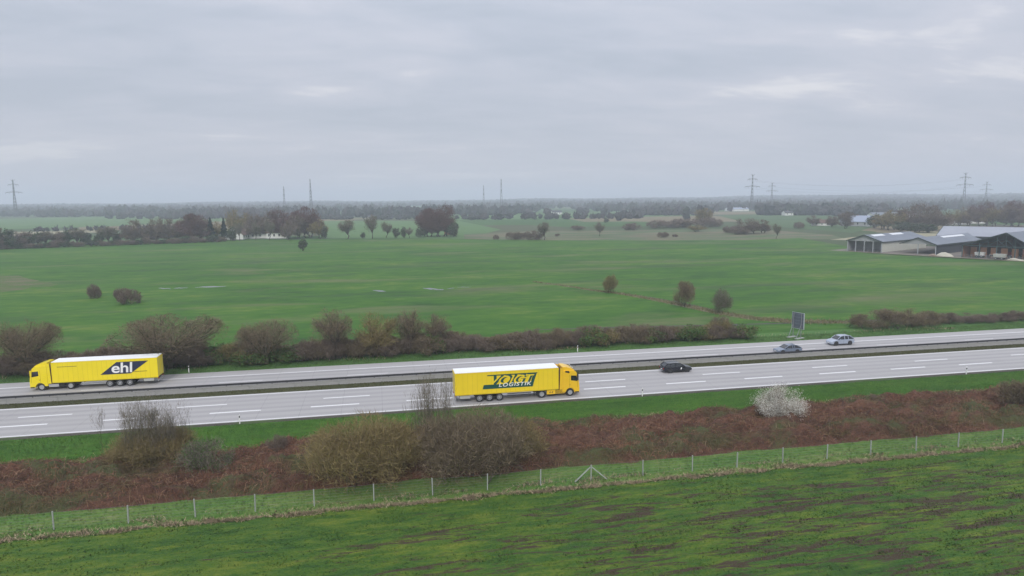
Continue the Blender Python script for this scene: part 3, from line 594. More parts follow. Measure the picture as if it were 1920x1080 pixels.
at_pix('blossom', 0, 1468, 792, 66, 96, 'blossoming_bush', 'white blossoming blackthorn bush at the edge of the verge', 'shrub', rz=.4)
# --- trees of the hedge behind the far carriageway
at_pix('umbrella', 0, 52, 704, 100, 125, 'bare_tree', 'spreading bare tree behind the cab of the far yellow truck', 'tree', rz=1.0)
at_pix('umbrella', 1, 318, 692, 98, 190, 'bare_tree', 'widest flat topped bare tree behind the tail of the far yellow truck', 'tree', rz=0.3)
at_pix('umbrella', 0, 503, 682, 80, 108, 'bare_tree', 'low flat topped bare tree between the widest tree and the round one', 'tree', rz=2.0)
at_pix('round_tree', 0, 625, 674, 92, 78, 'bare_tree', 'round bare tree above the hedge, first of the four on the hedge beyond the road', 'tree')
at_pix('olive_tree', 1, 706, 668, 80, 80, 'olive_bare_tree', 'olive tinged bare tree beside a darker one in the hedge', 'tree')
at_pix('round_tree', 1, 766, 664, 82, 64, 'bare_tree', 'dark upright bare tree just right of the olive tinged one', 'tree')
at_pix('round_tree', 2, 821, 660, 70, 52, 'bare_tree', 'small bare tree behind the hedge nearest the near truck', 'tree')
# --- hedge bushes
hg = 'bare bushes of the hedge beyond the far carriageway'
X = -66.0; i = 0
while X < 66:
    rr = random.random(); y = random.uniform(113.3, 115.3)
    green = (-22 < X < -13)
    where = 'left of the far yellow truck' if X < -50 else 'behind the far yellow truck' if X < -31 else 'left of the green bushes' if X < -22 else 'among the green bushes' if X < -13 else 'below the four round trees' if X < 8 else 'above the near yellow truck' if X < 30 else 'above the black car' if X < 48 else 'at its right end before the road sign'
    key = 'hedge_green' if green or rr > .93 else ('hedge' if rr < .45 else 'hedge_olive' if rr > .8 else 'hedge_brown')
    h = (2.2 if green else random.uniform(2.3, 3.9)) * (1.0 if X < 10 else .88); wd = random.uniform(4.6, 6.8)
    grow(key, i, X, y, h, wd, 'hedge_bush', 'green leafy bush low in the hedge beyond the road, left of the round tree' if green else 'leafless roadside bush, front row of the hedge, ' + where, 'bush', 'green bushes in the hedge' if green else 'front row hedge bushes ' + where)
    if X < 62:
        grow('hedge' if rr > .5 else 'hedge_brown', i + 1, X + 1.3, y + random.uniform(1.6, 2.6), h * random.uniform(.75, 1.05), wd * 1.0, 'hedge_bush', 'leafless taller bush, back row of the hedge, ' + where, 'bush', 'back row hedge bushes ' + where)
    X += random.uniform(1.7, 2.6); i += 1
for px, py, h, w_ in ((1618, 615, 26, 60), (1660, 614, 34, 75), (1700, 612, 32, 70), (1738, 609, 26, 60)):
    at_pix('hedge_brown', i, px, py, h, w_, 'hedge_bush', 'dark bush in the thick clump right of the road sign', 'bush', 'bushes of the thick clump right of the sign'); i += 1
for px in range(1775, 1960, 34):
    at_pix('hedge', i, px, 606 - (px - 1775) * .04, random.uniform(13, 20), 54, 'hedge_bush', 'low bush in the thin hedge running out of the photo right of the clump', 'bush', 'low bushes of the thin hedge at the right'); i += 1
# --- single shrubs in the meadow
at_pix('far_bush', 0, 176, 559, 26, 27, 'meadow_shrub', 'small round bare shrub in the meadow, left of a larger one', 'shrub')
at_pix('far_bush', 1, 244, 569, 27, 42, 'meadow_shrub', 'larger dark bare shrub of the pair in the meadow at left', 'shrub')
at_pix('far_bush', 2, 228, 560, 20, 26, 'meadow_shrub', 'pale bare shrub touching the larger dark one in the meadow', 'shrub')
at_pix('hedge_olive', 0, 1145, 549, 34, 30, 'meadow_tree', 'small round olive bare tree at the ditch, leftmost of three', 'tree')
at_pix('hedge_brown', 1, 1283, 575, 48, 40, 'meadow_tree', 'grey brown bare tree at the ditch, middle of three', 'tree')
at_pix('briar', 1, 1352, 587, 45, 40, 'meadow_tree', 'green brown bushy tree at the ditch, rightmost of three', 'tree')
at_pix('far_green', 0, 568, 470, 21, 17, 'meadow_tree', 'small dark round tree alone in the meadow before the farmhouse copse', 'tree')

# --- trees along the far side of the meadow
ORD = 'first second third fourth fifth sixth seventh eighth ninth tenth eleventh twelfth thirteenth fourteenth fifteenth sixteenth seventeenth eighteenth'.split()
hr = 'hedgerow trees along the left end of the meadow'
row = [(-8, 468, 44, 34, 'far_twig'), (14, 467, 36, 34, 'far_green'), (42, 465, 30, 38, 'far_twig'), (62, 464, 28, 36, 'far_green'), (86, 463, 29, 36, 'far_open'), (108, 462, 26, 34, 'far_twig'), (124, 461, 28, 24, 'far_green'),
       (146, 460, 31, 38, 'far_open'), (162, 459, 22, 24, 'far_green'), (188, 458, 21, 19, 'far_green'), (204, 458, 33, 40, 'far_open'), (219, 456, 22, 18, 'far_green'), (249, 456, 42, 42, 'far_twig'), (268, 455, 26, 30, 'far_open'), (279, 455, 22, 20, 'far_green'),
       (291, 455, 44, 46, 'far_twig'), (318, 454, 42, 40, 'far_twig'), (338, 453, 30, 32, 'far_olive')]
for i, (px, py, h, w_, k) in enumerate(row):
    lab = {'far_twig': 'purplish bare', 'far_green': 'dark green ivy covered', 'far_open': 'pale open crowned', 'far_olive': 'olive bare'}[k] + ' tree, ' + ORD[i] + ' from left in the hedgerow left of the farm copse'
    at_pix(k, i, px, py, h, w_, 'hedgerow_tree', lab, 'tree', hr)
for i, a_ in enumerate([
    ('far_red', 365, 453, 50, 62, 'russet bare tree left of the two dark firs', None), ('far_olive', 447, 443, 48, 48, 'bare tree rising behind the white farmhouse gable', None),
    ('far_twig', 478, 447, 44, 40, 'bare tree at the white barn right of the gable', None), ('far_twig', 505, 446, 46, 50, 'dark bare tree right of the white barn', None),
    ('far_red', 533, 446, 50, 58, 'russet tree left of the tallest in the farm copse', None), ('far_red', 574, 445, 54, 66, 'tallest russet tree of the farm copse', None),
    ('far_twig', 556, 447, 42, 44, 'dark tree in front of the russet trees of the copse', None), ('far_olive', 597, 447, 34, 36, 'olive tree at the right end of the farm copse', None),
    ('far_green', 608, 447, 22, 15, 'green bush at the right foot of the farm copse', None), ('far_olive', 408, 450, 34, 30, 'small tree between the two dark firs', None),
    ('far_open', 652, 448, 35, 36, 'broad open crowned tree standing alone right of the farm copse', None), ('far_open', 698, 447, 43, 31, 'tall slender open tree, second of the lone trees', None),
    ('far_open', 724, 446, 29, 26, 'pale thin tree, third of the lone trees', None), ('far_green', 743, 446, 18, 17, 'dark shrub right of the pale thin tree', None),
    ('far_green', 757, 446, 20, 11, 'narrow dark shrub in the row left of the great russet tree', None), ('far_open', 768, 446, 19, 18, 'low open shrub beside the narrow dark shrub', None), ('far_green', 787, 445, 15, 16, 'low shrub touching the great russet tree', None),
    ('far_green', 681, 447, 11, 10, 'tiny shrub between the two tallest lone trees', None),
    ('far_red', 808, 443, 50, 56, 'left half of the great twin russet tree', None), ('far_red', 826, 443, 55, 56, 'great round russet tree, the darkest beyond the meadow', None), ('far_green', 850, 444, 26, 24, 'dark green bush at the right foot of the great russet tree', None),
    ('far_green', 795, 443, 20, 20, 'dark green bush at the left foot of the great russet tree', None),
    ('far_bush', 930, 449, 9, 12, 'tiny dark bush at the meadow edge', None), ('far_bush', 965, 449, 14, 36, 'low reddish bush, left of two at the lone black tree', None), ('far_bush', 998, 449, 16, 40, 'low reddish bush against the lone black tree', None),
    ('far_open', 1020, 450, 33, 27, 'lone dark open tree at the edge of the straw land', None), ('far_bush', 1045, 443, 5, 10, 'tiny tuft bush on the straw land', None), ('far_open', 1124, 443, 26, 20, 'thin brown tree standing on the straw land', None),
    ('far_green', 1137, 418, 10, 10, 'single dark round tree in the pasture behind the straw land', None), ('far_bush', 1083, 431, 8, 28, 'low flat bush at the back of the straw land', None), ('far_bush', 1185, 431, 13, 36, 'bush left of the long scrub at the back of the straw land', None),
    ('far_bush', 1240, 427, 14, 62, 'left part of the long scrub bank', None), ('far_bush', 1285, 426, 16, 58, 'middle part of the long scrub bank', None), ('far_bush', 1328, 425, 17, 52, 'right part of the long scrub bank', None), ('far_olive', 1318, 421, 30, 36, 'pale taller tree behind the long scrub bank', None),
    ('far_bush', 1243, 445, 10, 22, 'small dark bush alone on the straw land', None), ('far_bush', 1265, 444, 5, 12, 'tiny bush beside the small dark one', None), ('far_olive', 1308, 434, 12, 38, 'greenish low bush before the scrub bank', None),
    ('far_bush', 1370, 436, 12, 30, 'low bush left of the big round scrub', None), ('far_twig', 1400, 438, 27, 46, 'big round scrub bush on the straw land', None), ('far_twig', 1426, 437, 24, 40, 'round scrub bush right of the big one', None), ('far_bush', 1385, 439, 12, 40, 'low scrub at the foot of the big round bush', None),
    ('far_open', 1455, 448, 28, 18, 'thin leaning tree at the right end of the straw land', None), ('far_bush', 1497, 428, 12, 20, 'small bush left of the red roofed house', None), ('far_twig', 1524, 423, 18, 26, 'bare tree at the low house', None),
    ('far_twig', 1584, 428, 30, 30, 'bare tree before the grey blue roofed house', None), ('far_twig', 1560, 426, 20, 26, 'bare bush between the low house and the blue roofed one', None)]):
    k, px, py, h, w_, lab, g_ = a_
    nm = {'far_bush': 'scrub_bush', 'far_green': 'dark_shrub'}.get(k, 'field_tree')
    at_pix(k, i, px, py, h, w_, nm, lab, 'tree' if nm == 'field_tree' else 'bush', g_)
for i, (px, py, h, w_, k) in enumerate([(1655, 429, 34, 36, 'far_olive'), (1675, 431, 42, 42, 'far_olive'), (1700, 430, 46, 44, 'far_twig'), (1728, 430, 54, 50, 'far_twig'), (1755, 432, 52, 46, 'far_twig'), (1790, 424, 34, 40, 'far_olive'), (1812, 424, 40, 40, 'far_twig'),
        (1838, 423, 48, 40, 'far_red'), (1862, 424, 38, 44, 'far_olive'), (1885, 424, 44, 40, 'far_twig'), (1908, 424, 52, 44, 'far_red'), (1935, 426, 52, 44, 'far_twig'), (1640, 427, 24, 26, 'far_green'), (1690, 434, 18, 30, 'far_green'), (1715, 435, 16, 36, 'far_green'), (1738, 436, 16, 34, 'far_green')]):
    if k == 'far_green': lab = 'dark evergreen shrub, ' + ORD[(12, 13, 14, 15).index(i)] + ' from the left at the foot of the wood behind the barns'
    else: lab = {'far_olive': 'olive', 'far_twig': 'purplish', 'far_red': 'russet'}[k] + ' bare tree, ' + ORD[i] + ' from the left in the wood behind the barns'
    at_pix(k, i, px, py, h * (.86 if k != 'far_green' else 1), w_ * 1.12, 'farm_tree', lab, 'tree', 'shrubs at the foot of the wood' if k == 'far_green' else 'trees of the wood behind the barns')
for i, (px, py, h, w_, k, lab) in enumerate([(449, 452, 34, 18, 'far_open', 'thin open bare tree in front of the white farmhouse gable'), (479, 451, 34, 20, 'far_open', 'bare tree in front of the gap between farmhouse and white barn'), (505, 451, 38, 24, 'far_open', 'bare tree in front of the white barn'),
        (541, 450, 36, 30, 'far_twig', 'bare tree at the right end of the white barns'), (436, 452, 26, 20, 'far_green', 'dark shrub at the left corner of the white farmhouse')]):
    at_pix(k, i + 1, px, py, h, w_, 'farm_tree', lab, 'tree')
for i, px in enumerate(range(-10, 420, 15)):
    at_pix('far_bush' if i % 3 else 'far_green', i, px + random.uniform(-4, 4), 467.5 - max(0, px) * .034, random.uniform(8, 14), random.uniform(18, 30), 'hedgerow_bush', 'low bush between the trees of the left hedgerow', 'bush', 'low bushes of the left hedgerow')
# two dark firs
fir_l = island_mat('fir_needles', [(0.012, 0.024, 0.018), (0.022, 0.038, 0.026)])
def fir(px, py, hpx, wpx, label):
    x, y = G(px, py); s = SC(x, y); h, w_ = hpx / s, wpx / s; rg = np.random.default_rng(int(px)); n = 3200
    t = rg.uniform(0.08, 1, n) ** 0.8; r_ = (1 - t) * w_ / 2 * rg.uniform(.3, 1, n) ** .5 * (1 + .25 * np.sin(t * 40)); a_ = rg.uniform(0, 6.28, n)
    P = np.stack([np.cos(a_) * r_, np.sin(a_) * r_, t * h], 1); V, T = flakes(P, rg.uniform(.2, .5, n), rg)
    o = empty('fir_tree', (x, y, 0)); mb = MB(); mb.cyl((0, 0, 0), .3, 0, h * .95, 8, 'z', .04); mb.build('trunk', bark, o); link('crown', fast_mesh('crown', V, T, fir_l), o); tag(o, label, 'tree')
fir(396, 452, 44, 22, 'dark fir tree, left of the pair beside the white farmhouse'); fir(421, 451, 42, 20, 'dark fir tree, right of the pair, nearest the white farmhouse gable')

# --- far belts of wood that read as one mass
rg = np.random.default_rng(5)
ico = None
def ico_mesh():
    import bmesh
    bm = bmesh.new(); bmesh.ops.create_icosphere(bm, subdivisions=2, radius=1.0); bm.verts.ensure_lookup_table()
    V = np.array([v.co[:] for v in bm.verts]); T = np.array([[v.index for v in f.verts] for f in bm.faces]); bm.free()
    bm = bmesh.new(); bmesh.ops.create_icosphere(bm, subdivisions=1, radius=1.0); bm.verts.ensure_lookup_table()
    V2 = np.array([v.co[:] for v in bm.verts]); T2 = np.array([[v.index for v in f.verts] for f in bm.faces]); bm.free()
    return (V, T), (V2, T2)
ICO2, ICO1 = ico_mesh()
wood_cols = [(0.046, 0.045, 0.046), (0.062, 0.056, 0.054), (0.054, 0.062, 0.048), (0.044, 0.053, 0.047), (0.066, 0.058, 0.056), (0.038, 0.047, 0.042)]
wood_m = island_mat('far_wood', wood_cols)
def wood_mass(name, pts, label=None):
    Vs, Ts, b = [], [], 0
    for (x, y, w_, h) in pts:
        base = ICO2 if math.hypot(x, y) < 1300 else ICO1; V, T = base
        J = V * (1 + rg.normal(size=(len(V), 1)) * .22) * np.array([w_ / 2, w_ / 2, h / 2]); z = float(terrain(x, y))
        Vs.append(J + np.array([x, y, z + h * .46])); Ts.append(T + b); b += len(V)
        # ragged twig tops
        n = 6 if math.hypot(x, y) < 2000 else 3
        k = rg.integers(0, len(V), n); P = Vs[-1][k]; D = unit(unit(J[k]) + np.array([0, 0, .8])); v2, t2 = slivers(P - D * .5, D, rg.uniform(2, 4.5, n), rg.uniform(1.2, 2.6, n), rg)
        Vs.append(v2); Ts.append(t2 + b); b += len(v2)
    o = link(name, fast_mesh(name, np.concatenate(Vs), np.concatenate(Ts), wood_m)); tag(o, label, None, None, 'stuff')
pts = []
for D0, D1, n, wlo, whi in ((560, 1000, 900, 7, 11), (1000, 1600, 3600, 8, 14), (1600, 2600, 6500, 12, 20), (2600, 4200, 6500, 20, 34), (4200, 6800, 5000, 34, 60)):
    for _ in range(n):
        d_ = math.sqrt(rg.uniform(D0 * D0, D1 * D1)); az = rg.uniform(-.78, .78) + YAW; x, y = d_ * math.sin(az), d_ * math.cos(az)
        f1 = mnoise.noise(Vector((x * .0016, y * .0034, 1.7))) + .5 * mnoise.noise(Vector((x * .006, y * .011, 4.2)))
        # tree lines between fields: thin ridges of a cell pattern
        hl = abs(mnoise.noise(Vector((x * .0032 + 7, y * .0052, 8.8))))
        thr = 0.40 if d_ < 1000 else (0.16 if d_ < 1600 else (.13 if d_ < 2600 else -.45))
        if f1 > thr or hl < (.018 if d_ < 1600 else .035):
            keep = True
            if d_ < 1600:   # leave the known open fields open
                dd = np.array([x, y, -CAM_H]); zc_ = dd @ fw; px = 960 + F_PX * (dd @ RT) / zc_; py = 540 - F_PX * (dd @ UP) / zc_
                for (a0, a1, b0, b1) in ((560, 900, 410, 450), (860, 1600, 416, 452), (1360, 1620, 401, 440), (-60, 420, 411, 470), (300, 620, 430, 452), (1560, 1960, 425, 500)):
                    if a0 < px < a1 and b0 < py < b1: keep = False
            if keep: pts.append((x, y, rg.uniform(wlo, whi), min(rg.uniform(9, 17), 17)))
def belt(px0, px1, yb0, yb1, hpx, n):
    for _ in range(n):
        t = rg.uniform(0, 1); x, y = G(px0 + (px1 - px0) * t, yb0 + (yb1 - yb0) * t + rg.uniform(-1.2, .6)); s_ = SC(x, y); h_ = hpx / s_ * rg.uniform(.55, 1.1)
        pts.append((x, y, h_ * rg.uniform(.7, 1.2), h_))
belt(1425, 1560, 403, 403, 21, 70); belt(1560, 1680, 405, 404, 18, 40); belt(195, 300, 405, 404, 19, 34); belt(0, 190, 406, 405, 13, 60); belt(300, 480, 402, 401, 13, 50); belt(600, 860, 411, 411, 9, 70); belt(860, 1200, 412, 409, 12, 70); belt(1190, 1330, 404, 403, 15, 50); belt(60, 380, 434, 428, 9, 40)
wood_mass('distant_woods', pts)

# --- brambles and dead bracken on the slope before the road
bramble_cols = [(0.065, 0.036, 0.024), (0.170, 0.074, 0.043), (0.27, 0.128, 0.080), (0.105, 0.050, 0.035), (0.34, 0.21, 0.135), (0.11, 0.088, 0.04), (0.135, 0.064, 0.040), (0.045, 0.028, 0.022)]
BT = [((0.085, 0.085, 0.035), 0.16, .52, .62, .65, (.5, 1.2, 1)), ((0.24, 0.14, 0.095), 0.30, .54, .64, .55, (.6, 1.2, 1)), ((0.055, 0.035, 0.032), 0.45, .53, .62, .6, (.6, 1.4, 1))]
br_m = island_mat('bramble_canes', bramble_cols, tint=BT)
br_floor = ramp_mat('bracken_litter', [(0.34, (0.032, 0.020, 0.014)), (0.5, (0.098, 0.047, 0.030)), (0.64, (0.175, 0.090, 0.056))], [(0.35, 1, (0.5, 1.3, 1), 0), (2.5, 0.9, (0.6, 1.3, 1), 0), (10, .5, (1, 1, 1), 0)], bump=1.0, bump_scale=4, bdist=0.3, patches=[((0.07, 0.075, 0.03), 0.16, (0.5, 1.2, 1), .52, .62, 0)])
def edge_top(x): return 74.3 - (1.3 if x < -18 else 0.4) + 0.9 * mnoise.noise(Vector((x * .11, 0, 5))) + .6 * mnoise.noise(Vector((x * .4, 0, 2)))
def edge_bot(x): return 61.2 + 0.5 * mnoise.noise(Vector((x * .15, 3, 5))) + .3 * mnoise.noise(Vector((x * .6, 9, 2)))
def mound(x, y):
    a_, b_ = edge_bot(x), edge_top(x)
    k = max(0.0, min(1.0, (y - a_) / 1.2, (b_ - y) / 1.4)); k = k * k * (3 - 2 * k)
    h = mnoise.noise(Vector((x * .22, y * .35, 3.1))) + .6 * mnoise.noise(Vector((x * .7, y * .9, 9.4))) + .35 * mnoise.noise(Vector((x * 1.9, y * 2.3, 1.4)))
    return k * max(0.10, 0.72 + 1.15 * h)
V = []; xs = np.arange(-75, 150, .45); ys = np.arange(60.2, 76.4, .4)
for y in ys:
    for x in xs:
        hh = mound(x, y); V.append((x, y, hh if hh > 0 else -0.12))
nx, ny = len(xs), len(ys); idx = np.arange(nx * ny).reshape(ny, nx)
a, b, c, d = idx[:-1, :-1].ravel(), idx[:-1, 1:].ravel(), idx[1:, 1:].ravel(), idx[1:, :-1].ravel()
tag(link('bramble_undergrowth', fast_mesh('bramble_undergrowth', V, np.concatenate([np.stack([a, b, c], 1), np.stack([a, c, d], 1)]), br_floor, smooth=True)), kind='stuff')
def canes(n, seed):
    rg = np.random.default_rng(seed); x = rg.uniform(-70, 118, n); y = rg.uniform(60.6, 75.0, n)
    z = np.array([mound(a_, b_) for a_, b_ in zip(x, y)]); ok = z > .08; x, y, z = x[ok], y[ok], z[ok]; n = len(x)
    # clumps share a bend direction
    az = np.array([mnoise.noise(Vector((a_ * .25, b_ * .3, 6))) for a_, b_ in zip(x, y)]) * 4.5 + rg.normal(size=n) * .9
    ln = rg.uniform(.35, 1.5, n); P0 = np.stack([x, y, z * .75], 1); dx = np.stack([np.cos(az), np.sin(az) * .8, np.zeros(n)], 1)
    wd = rg.uniform(.015, .05, n); side = np.stack([-np.sin(az), np.cos(az), rg.normal(size=n) * .8], 1); side = unit(side)
    rise = rg.uniform(.25, .75, n); V = np.empty((n, 8, 3))
    for k, t in enumerate((0, .33, .66, 1.0)):
        p = P0 + dx * (ln * t)[:, None] + np.stack([np.zeros(n), np.zeros(n), rise * 4 * t * (1 - t) * .8 - .1 * t], 1); w_ = (wd * (1 - .6 * t))[:, None]
        V[:, 2 * k] = p - side * w_ / 2; V[:, 2 * k + 1] = p + side * w_ / 2
    i = np.arange(n)[:, None] * 8; T = np.concatenate([i + [a_, a_ + 1, a_ + 3] for a_ in (0, 2, 4)] + [i + [a_, a_ + 3, a_ + 2] for a_ in (0, 2, 4)], 1).reshape(-1, 3)
    return V.reshape(-1, 3), T
V, T = canes(105000, 3)
tag(link('bramble_canes', fast_mesh('bramble_canes', V, T, br_m)), kind='stuff')

# --- grass tufts
def tufts(name, n, x0, x1, y0, y1, hlo, hhi, wd, m, seed, zf=None, dens=None, lean=.5):
    rg = np.random.default_rng(seed); x = rg.uniform(x0, x1, n); y = rg.uniform(y0, y1, n)
    if dens is not None:
        ok = np.array([dens(a_, b_) for a_, b_ in zip(x, y)]) > rg.uniform(0, 1, n); x, y = x[ok], y[ok]; n = len(x)
    z = np.zeros(n) if zf is None else np.array([zf(a_, b_) for a_, b_ in zip(x, y)])
    P = np.stack([x, y, z - .02], 1); D = unit(np.stack([rg.normal(size=n) * lean, rg.normal(size=n) * lean, np.ones(n)], 1))
    V, T = slivers(P, D, rg.uniform(hlo, hhi, n), wd * rg.uniform(.6, 1.4, n), rg)
    return tag(link(name, fast_mesh(name, V, T, m)), kind='stuff')
g_near = island_mat('crop_blades', [(0.014, 0.034, 0.007), (0.036, 0.088, 0.012), (0.070, 0.130, 0.014), (0.14, 0.18, 0.022), (0.026, 0.058, 0.010)], up=True)
g_verge = island_mat('verge_blades', [(0.028, 0.078, 0.010), (0.050, 0.132, 0.014), (0.088, 0.175, 0.020), (0.15, 0.20, 0.04)], tint=[((0.12, 0.13, 0.05), .25, .5, .64, .5, (.5, 1.4, 1)), ((0.028, 0.075, 0.014), .5, .5, .62, .6, (.5, 1.4, 1))], up=True)
g_straw = island_mat('straw_blades', [(0.42, 0.32, 0.20), (0.52, 0.40, 0.26), (0.44, 0.32, 0.21), (0.24, 0.22, 0.10), (0.58, 0.46, 0.31)], up=True)
g_fence = island_mat('fence_blades', [(0.075, 0.155, 0.030), (0.10, 0.185, 0.036), (0.14, 0.20, 0.055), (0.20, 0.21, 0.09)], up=True)
def dens_near(x, y):
    f_ = mnoise.noise(Vector((x * .22, y * .85, 2.2))) + .6 * mnoise.noise(Vector((x * .7, y * 2.2, 6.2))); return .55 + 1.1 * f_
tufts('crop_grass', 130000, -45, 95, 32, 56.4, .06, .20, .08, g_near, 1, dens=dens_near, lean=.9)
tufts('verge_grass', 90000, -60, 120, 74.0, 82.1, .06, .22, .06, g_verge, 2, lean=.8)
tufts('fence_strip_grass', 26000, -45, 110, 56.8, 61.8, .08, .30, .05, g_fence, 3, lean=.7)
def dens_straw(x, y):
    c_ = 56.55 + .35 * mnoise.noise(Vector((x * .25, 0, 7))); w_ = .50 + .55 * mnoise.noise(Vector((x * .45, 4, 7)))
    return max(0.0, 1 - abs(y - c_) / max(.10, w_)) * max(.12, min(1, .65 + 1.3 * mnoise.noise(Vector((x * .9, y * 1.5, 2)))))
tufts('dry_grass_line', 150000, -45, 110, 55.9, 57.4, .12, .42, .05, g_straw, 4, dens=dens_straw, lean=1.0)
tufts('dry_tufts', 26000, -45, 110, 57.0, 58.6, .1, .45, .05, g_straw, 5, dens=lambda x, y: max(0, .1 + 1.2 * mnoise.noise(Vector((x * .3, y * .8, 3)))), lean=.9)
tufts('dry_tufts', 22000, -60, 110, 61.5, 74.5, .25, .9, .045, island_mat('dead_stalks', [(0.26, 0.18, 0.12), (0.16, 0.10, 0.07), (0.34, 0.25, 0.17), (0.10, 0.10, 0.045)]), 16, zf=mound, dens=lambda x, y: max(0, .12 + 1.1 * mnoise.noise(Vector((x * .13, y * .3, 33)))), lean=.5)
tufts('bramble_leaves', 20000, -60, 110, 61.5, 74.5, .1, .35, .07, lf_green, 17, zf=mound, dens=lambda x, y: max(0, -.05 + 1.0 * mnoise.noise(Vector((x * .09, y * .22, 71)))), lean=1.0)
tufts('dry_tufts', 14000, -60, 120, 73.2, 75.4, .1, .4, .05, g_straw, 6, dens=lambda x, y: max(0, .2 + mnoise.noise(Vector((x * .12, y * .5, 8)))), lean=.9)
tufts('median_grass', 30000, -60, 150, 95.05, 97.3, .05, .25, .06, island_mat('median_blades', [(0.05, 0.055, 0.022), (0.08, 0.085, 0.032), (0.12, 0.10, 0.05)]), 7)
tufts('far_verge_grass', 30000, -70, 140, 109.0, 113.6, .08, .25, .08, g_verge, 8)
tufts('dry_tufts', 9000, -70, 110, 111.6, 114.5, .2, .6, .09, g_straw, 9, dens=lambda x, y: max(0, .05 + mnoise.noise(Vector((x * .09, y * .3, 1)))))
rgd = np.random.default_rng(12); P = []
for i in range(len(DITCH) - 1):
    (ax, ay), (bx, by) = G(*DITCH[i]), G(*DITCH[i + 1]); k = int(520 * (.5 + i / 6))
    t = rgd.uniform(0, 1, k)[:, None]; P.append(np.array([ax, ay]) * (1 - t) + np.array([bx, by]) * t + rgd.normal(size=(k, 2)) * (.35 + .11 * i))
P = np.concatenate(P); P = np.concatenate([P, np.zeros((len(P), 1)) - .05], 1); n = len(P)
V, T = slivers(P, unit(np.concatenate([rgd.normal(size=(n, 2)) * .8, np.ones((n, 1))], 1)), rgd.uniform(.2, .7, n), rgd.uniform(.08, .2, n), rgd)
tag(link('ditch_reeds', fast_mesh('ditch_reeds', V, T, island_mat('reed_blades', [(0.16, 0.14, 0.07), (0.26, 0.21, 0.13), (0.10, 0.13, 0.04), (0.30, 0.25, 0.17)]))), kind='stuff')

# ================================================================= fence, guide posts, sign
post_m = flat('pale_concrete_post', (0.35, 0.37, 0.34), 0.85, dirt=0.25)
wire_m = flat('fence_wire', (0.22, 0.23, 0.23), 0.6, 0.3)
fence = empty('wire_fence', (0, 57.8, 0)); tag(fence, 'long wire game fence on pale posts between the field and the bramble slope', 'fence')
post_x = [-32.2, -26.1, -20.6, -15.5, -10.8, -6.0, -1.0, 4.1, 9.0, 13.9, 18.7, 23.8, 28.8, 33.4, 38.3, 43.2, 48.1, 53.4, 58.4, 63.8, 69.2, 74.6, 80.0]
pm = None
for k, x in enumerate(post_x):
    if pm is None:
        mb = MB(); mb.box(-.05, .05, -.05, .05, -.1, 1.55); pm = mb.build('post', post_m, fence, bevel=.015); pm.location = (x, 0, 0)
    else:
        c = pm.copy(); COL.objects.link(c); c.location = (x, random.uniform(-.04, .04), random.uniform(-.06, .04)); c.rotation_euler = (random.uniform(-.02, .02), random.uniform(-.025, .025), random.uniform(-.2, .2))
for s in (-1, 1):
    mb = MB(); mb.bar((18.7 + s * .07, 0, 1.30), (18.7 + s * 1.55, -.02, 0.0), .09, .09); mb.build('brace', post_m, fence)
for z in (.25, .5, .75, 1.0, 1.25, 1.5):
    mb = MB()
    for i in range(len(post_x) - 1):
        xa, xb = post_x[i], post_x[i + 1]; xm = (xa + xb) / 2; mb.bar((xa, -.07, z), (xm, -.07, z - .03), .008); mb.bar((xm, -.07, z - .03), (xb, -.07, z), .008)
    mb.build('wire', wire_m, fence)
mb = MB(); x = post_x[0]
while x < post_x[-1]:
    mb.bar((x, -.075, .02), (x, -.075, 1.5), .003); x += .5
o = mb.build('wire_mesh', wire_m, fence); o['kind'] = 'stuff'

gp_w = flat('guide_post_white', (0.78, 0.78, 0.76), 0.5, dirt=0.06); gp_b = flat('guide_post_black', (0.03, 0.03, 0.03), 0.5); refl = flat('reflector_grey', (0.55, 0.55, 0.52), 0.15)
def guide_post(x, y, face, label):
    o = empty('guide_post', (x, y, 0)); tag(o, label, 'guide post', 'white guide posts along the motorway')
    mb = MB(); mb.hexa([(-.06, -.06, 0), (.06, -.06, 0), (.045, .05, 0), (-.045, .05, 0), (-.06, -.06, .72), (.06, -.06, .72), (.045, .05, .72), (-.045, .05, .72)]); mb.build('post_body', gp_w, o)
    mb = MB(); mb.hexa([(-.064, -.064, .72), (.064, -.064, .72), (.048, .053, .72), (-.048, .053, .72), (-.064, -.064, .90), (.064, -.064, .98), (.048, .053, .98), (-.048, .053, .90)]); mb.build('black_band', gp_b, o)
    mb = MB(); mb.box(-.05, -.04, -.067, -.062, .76, .9); mb.box(.0655, .0675, -.03, .03, .76, .92); mb.build('reflector', refl, o)
    mb = MB(); mb.hexa([(-.06, -.06, .90), (.06, -.06, .98), (.045, .05, .98), (-.045, .05, .90), (-.06, -.06, 1.02), (.06, -.06, 1.12), (.045, .05, 1.12), (-.045, .05, 1.02)]); mb.build('post_cap', gp_w, o)
    return o
guide_post(-16.5, 82.3, 1, 'white guide post on the near verge beside the left willow shoots')
guide_post(33.6, 82.3, 1, 'white guide post on the near verge right of the near yellow truck')
guide_post(83.6, 82.3, 1, 'white guide post on the near verge right of the blossoming bush')
guide_post(-28.8, 109.5, 1, 'white guide post beyond the far carriageway just behind the far yellow truck')
guide_post(32.9, 109.5, 1, 'white guide post beyond the far carriageway above the near truck cab')

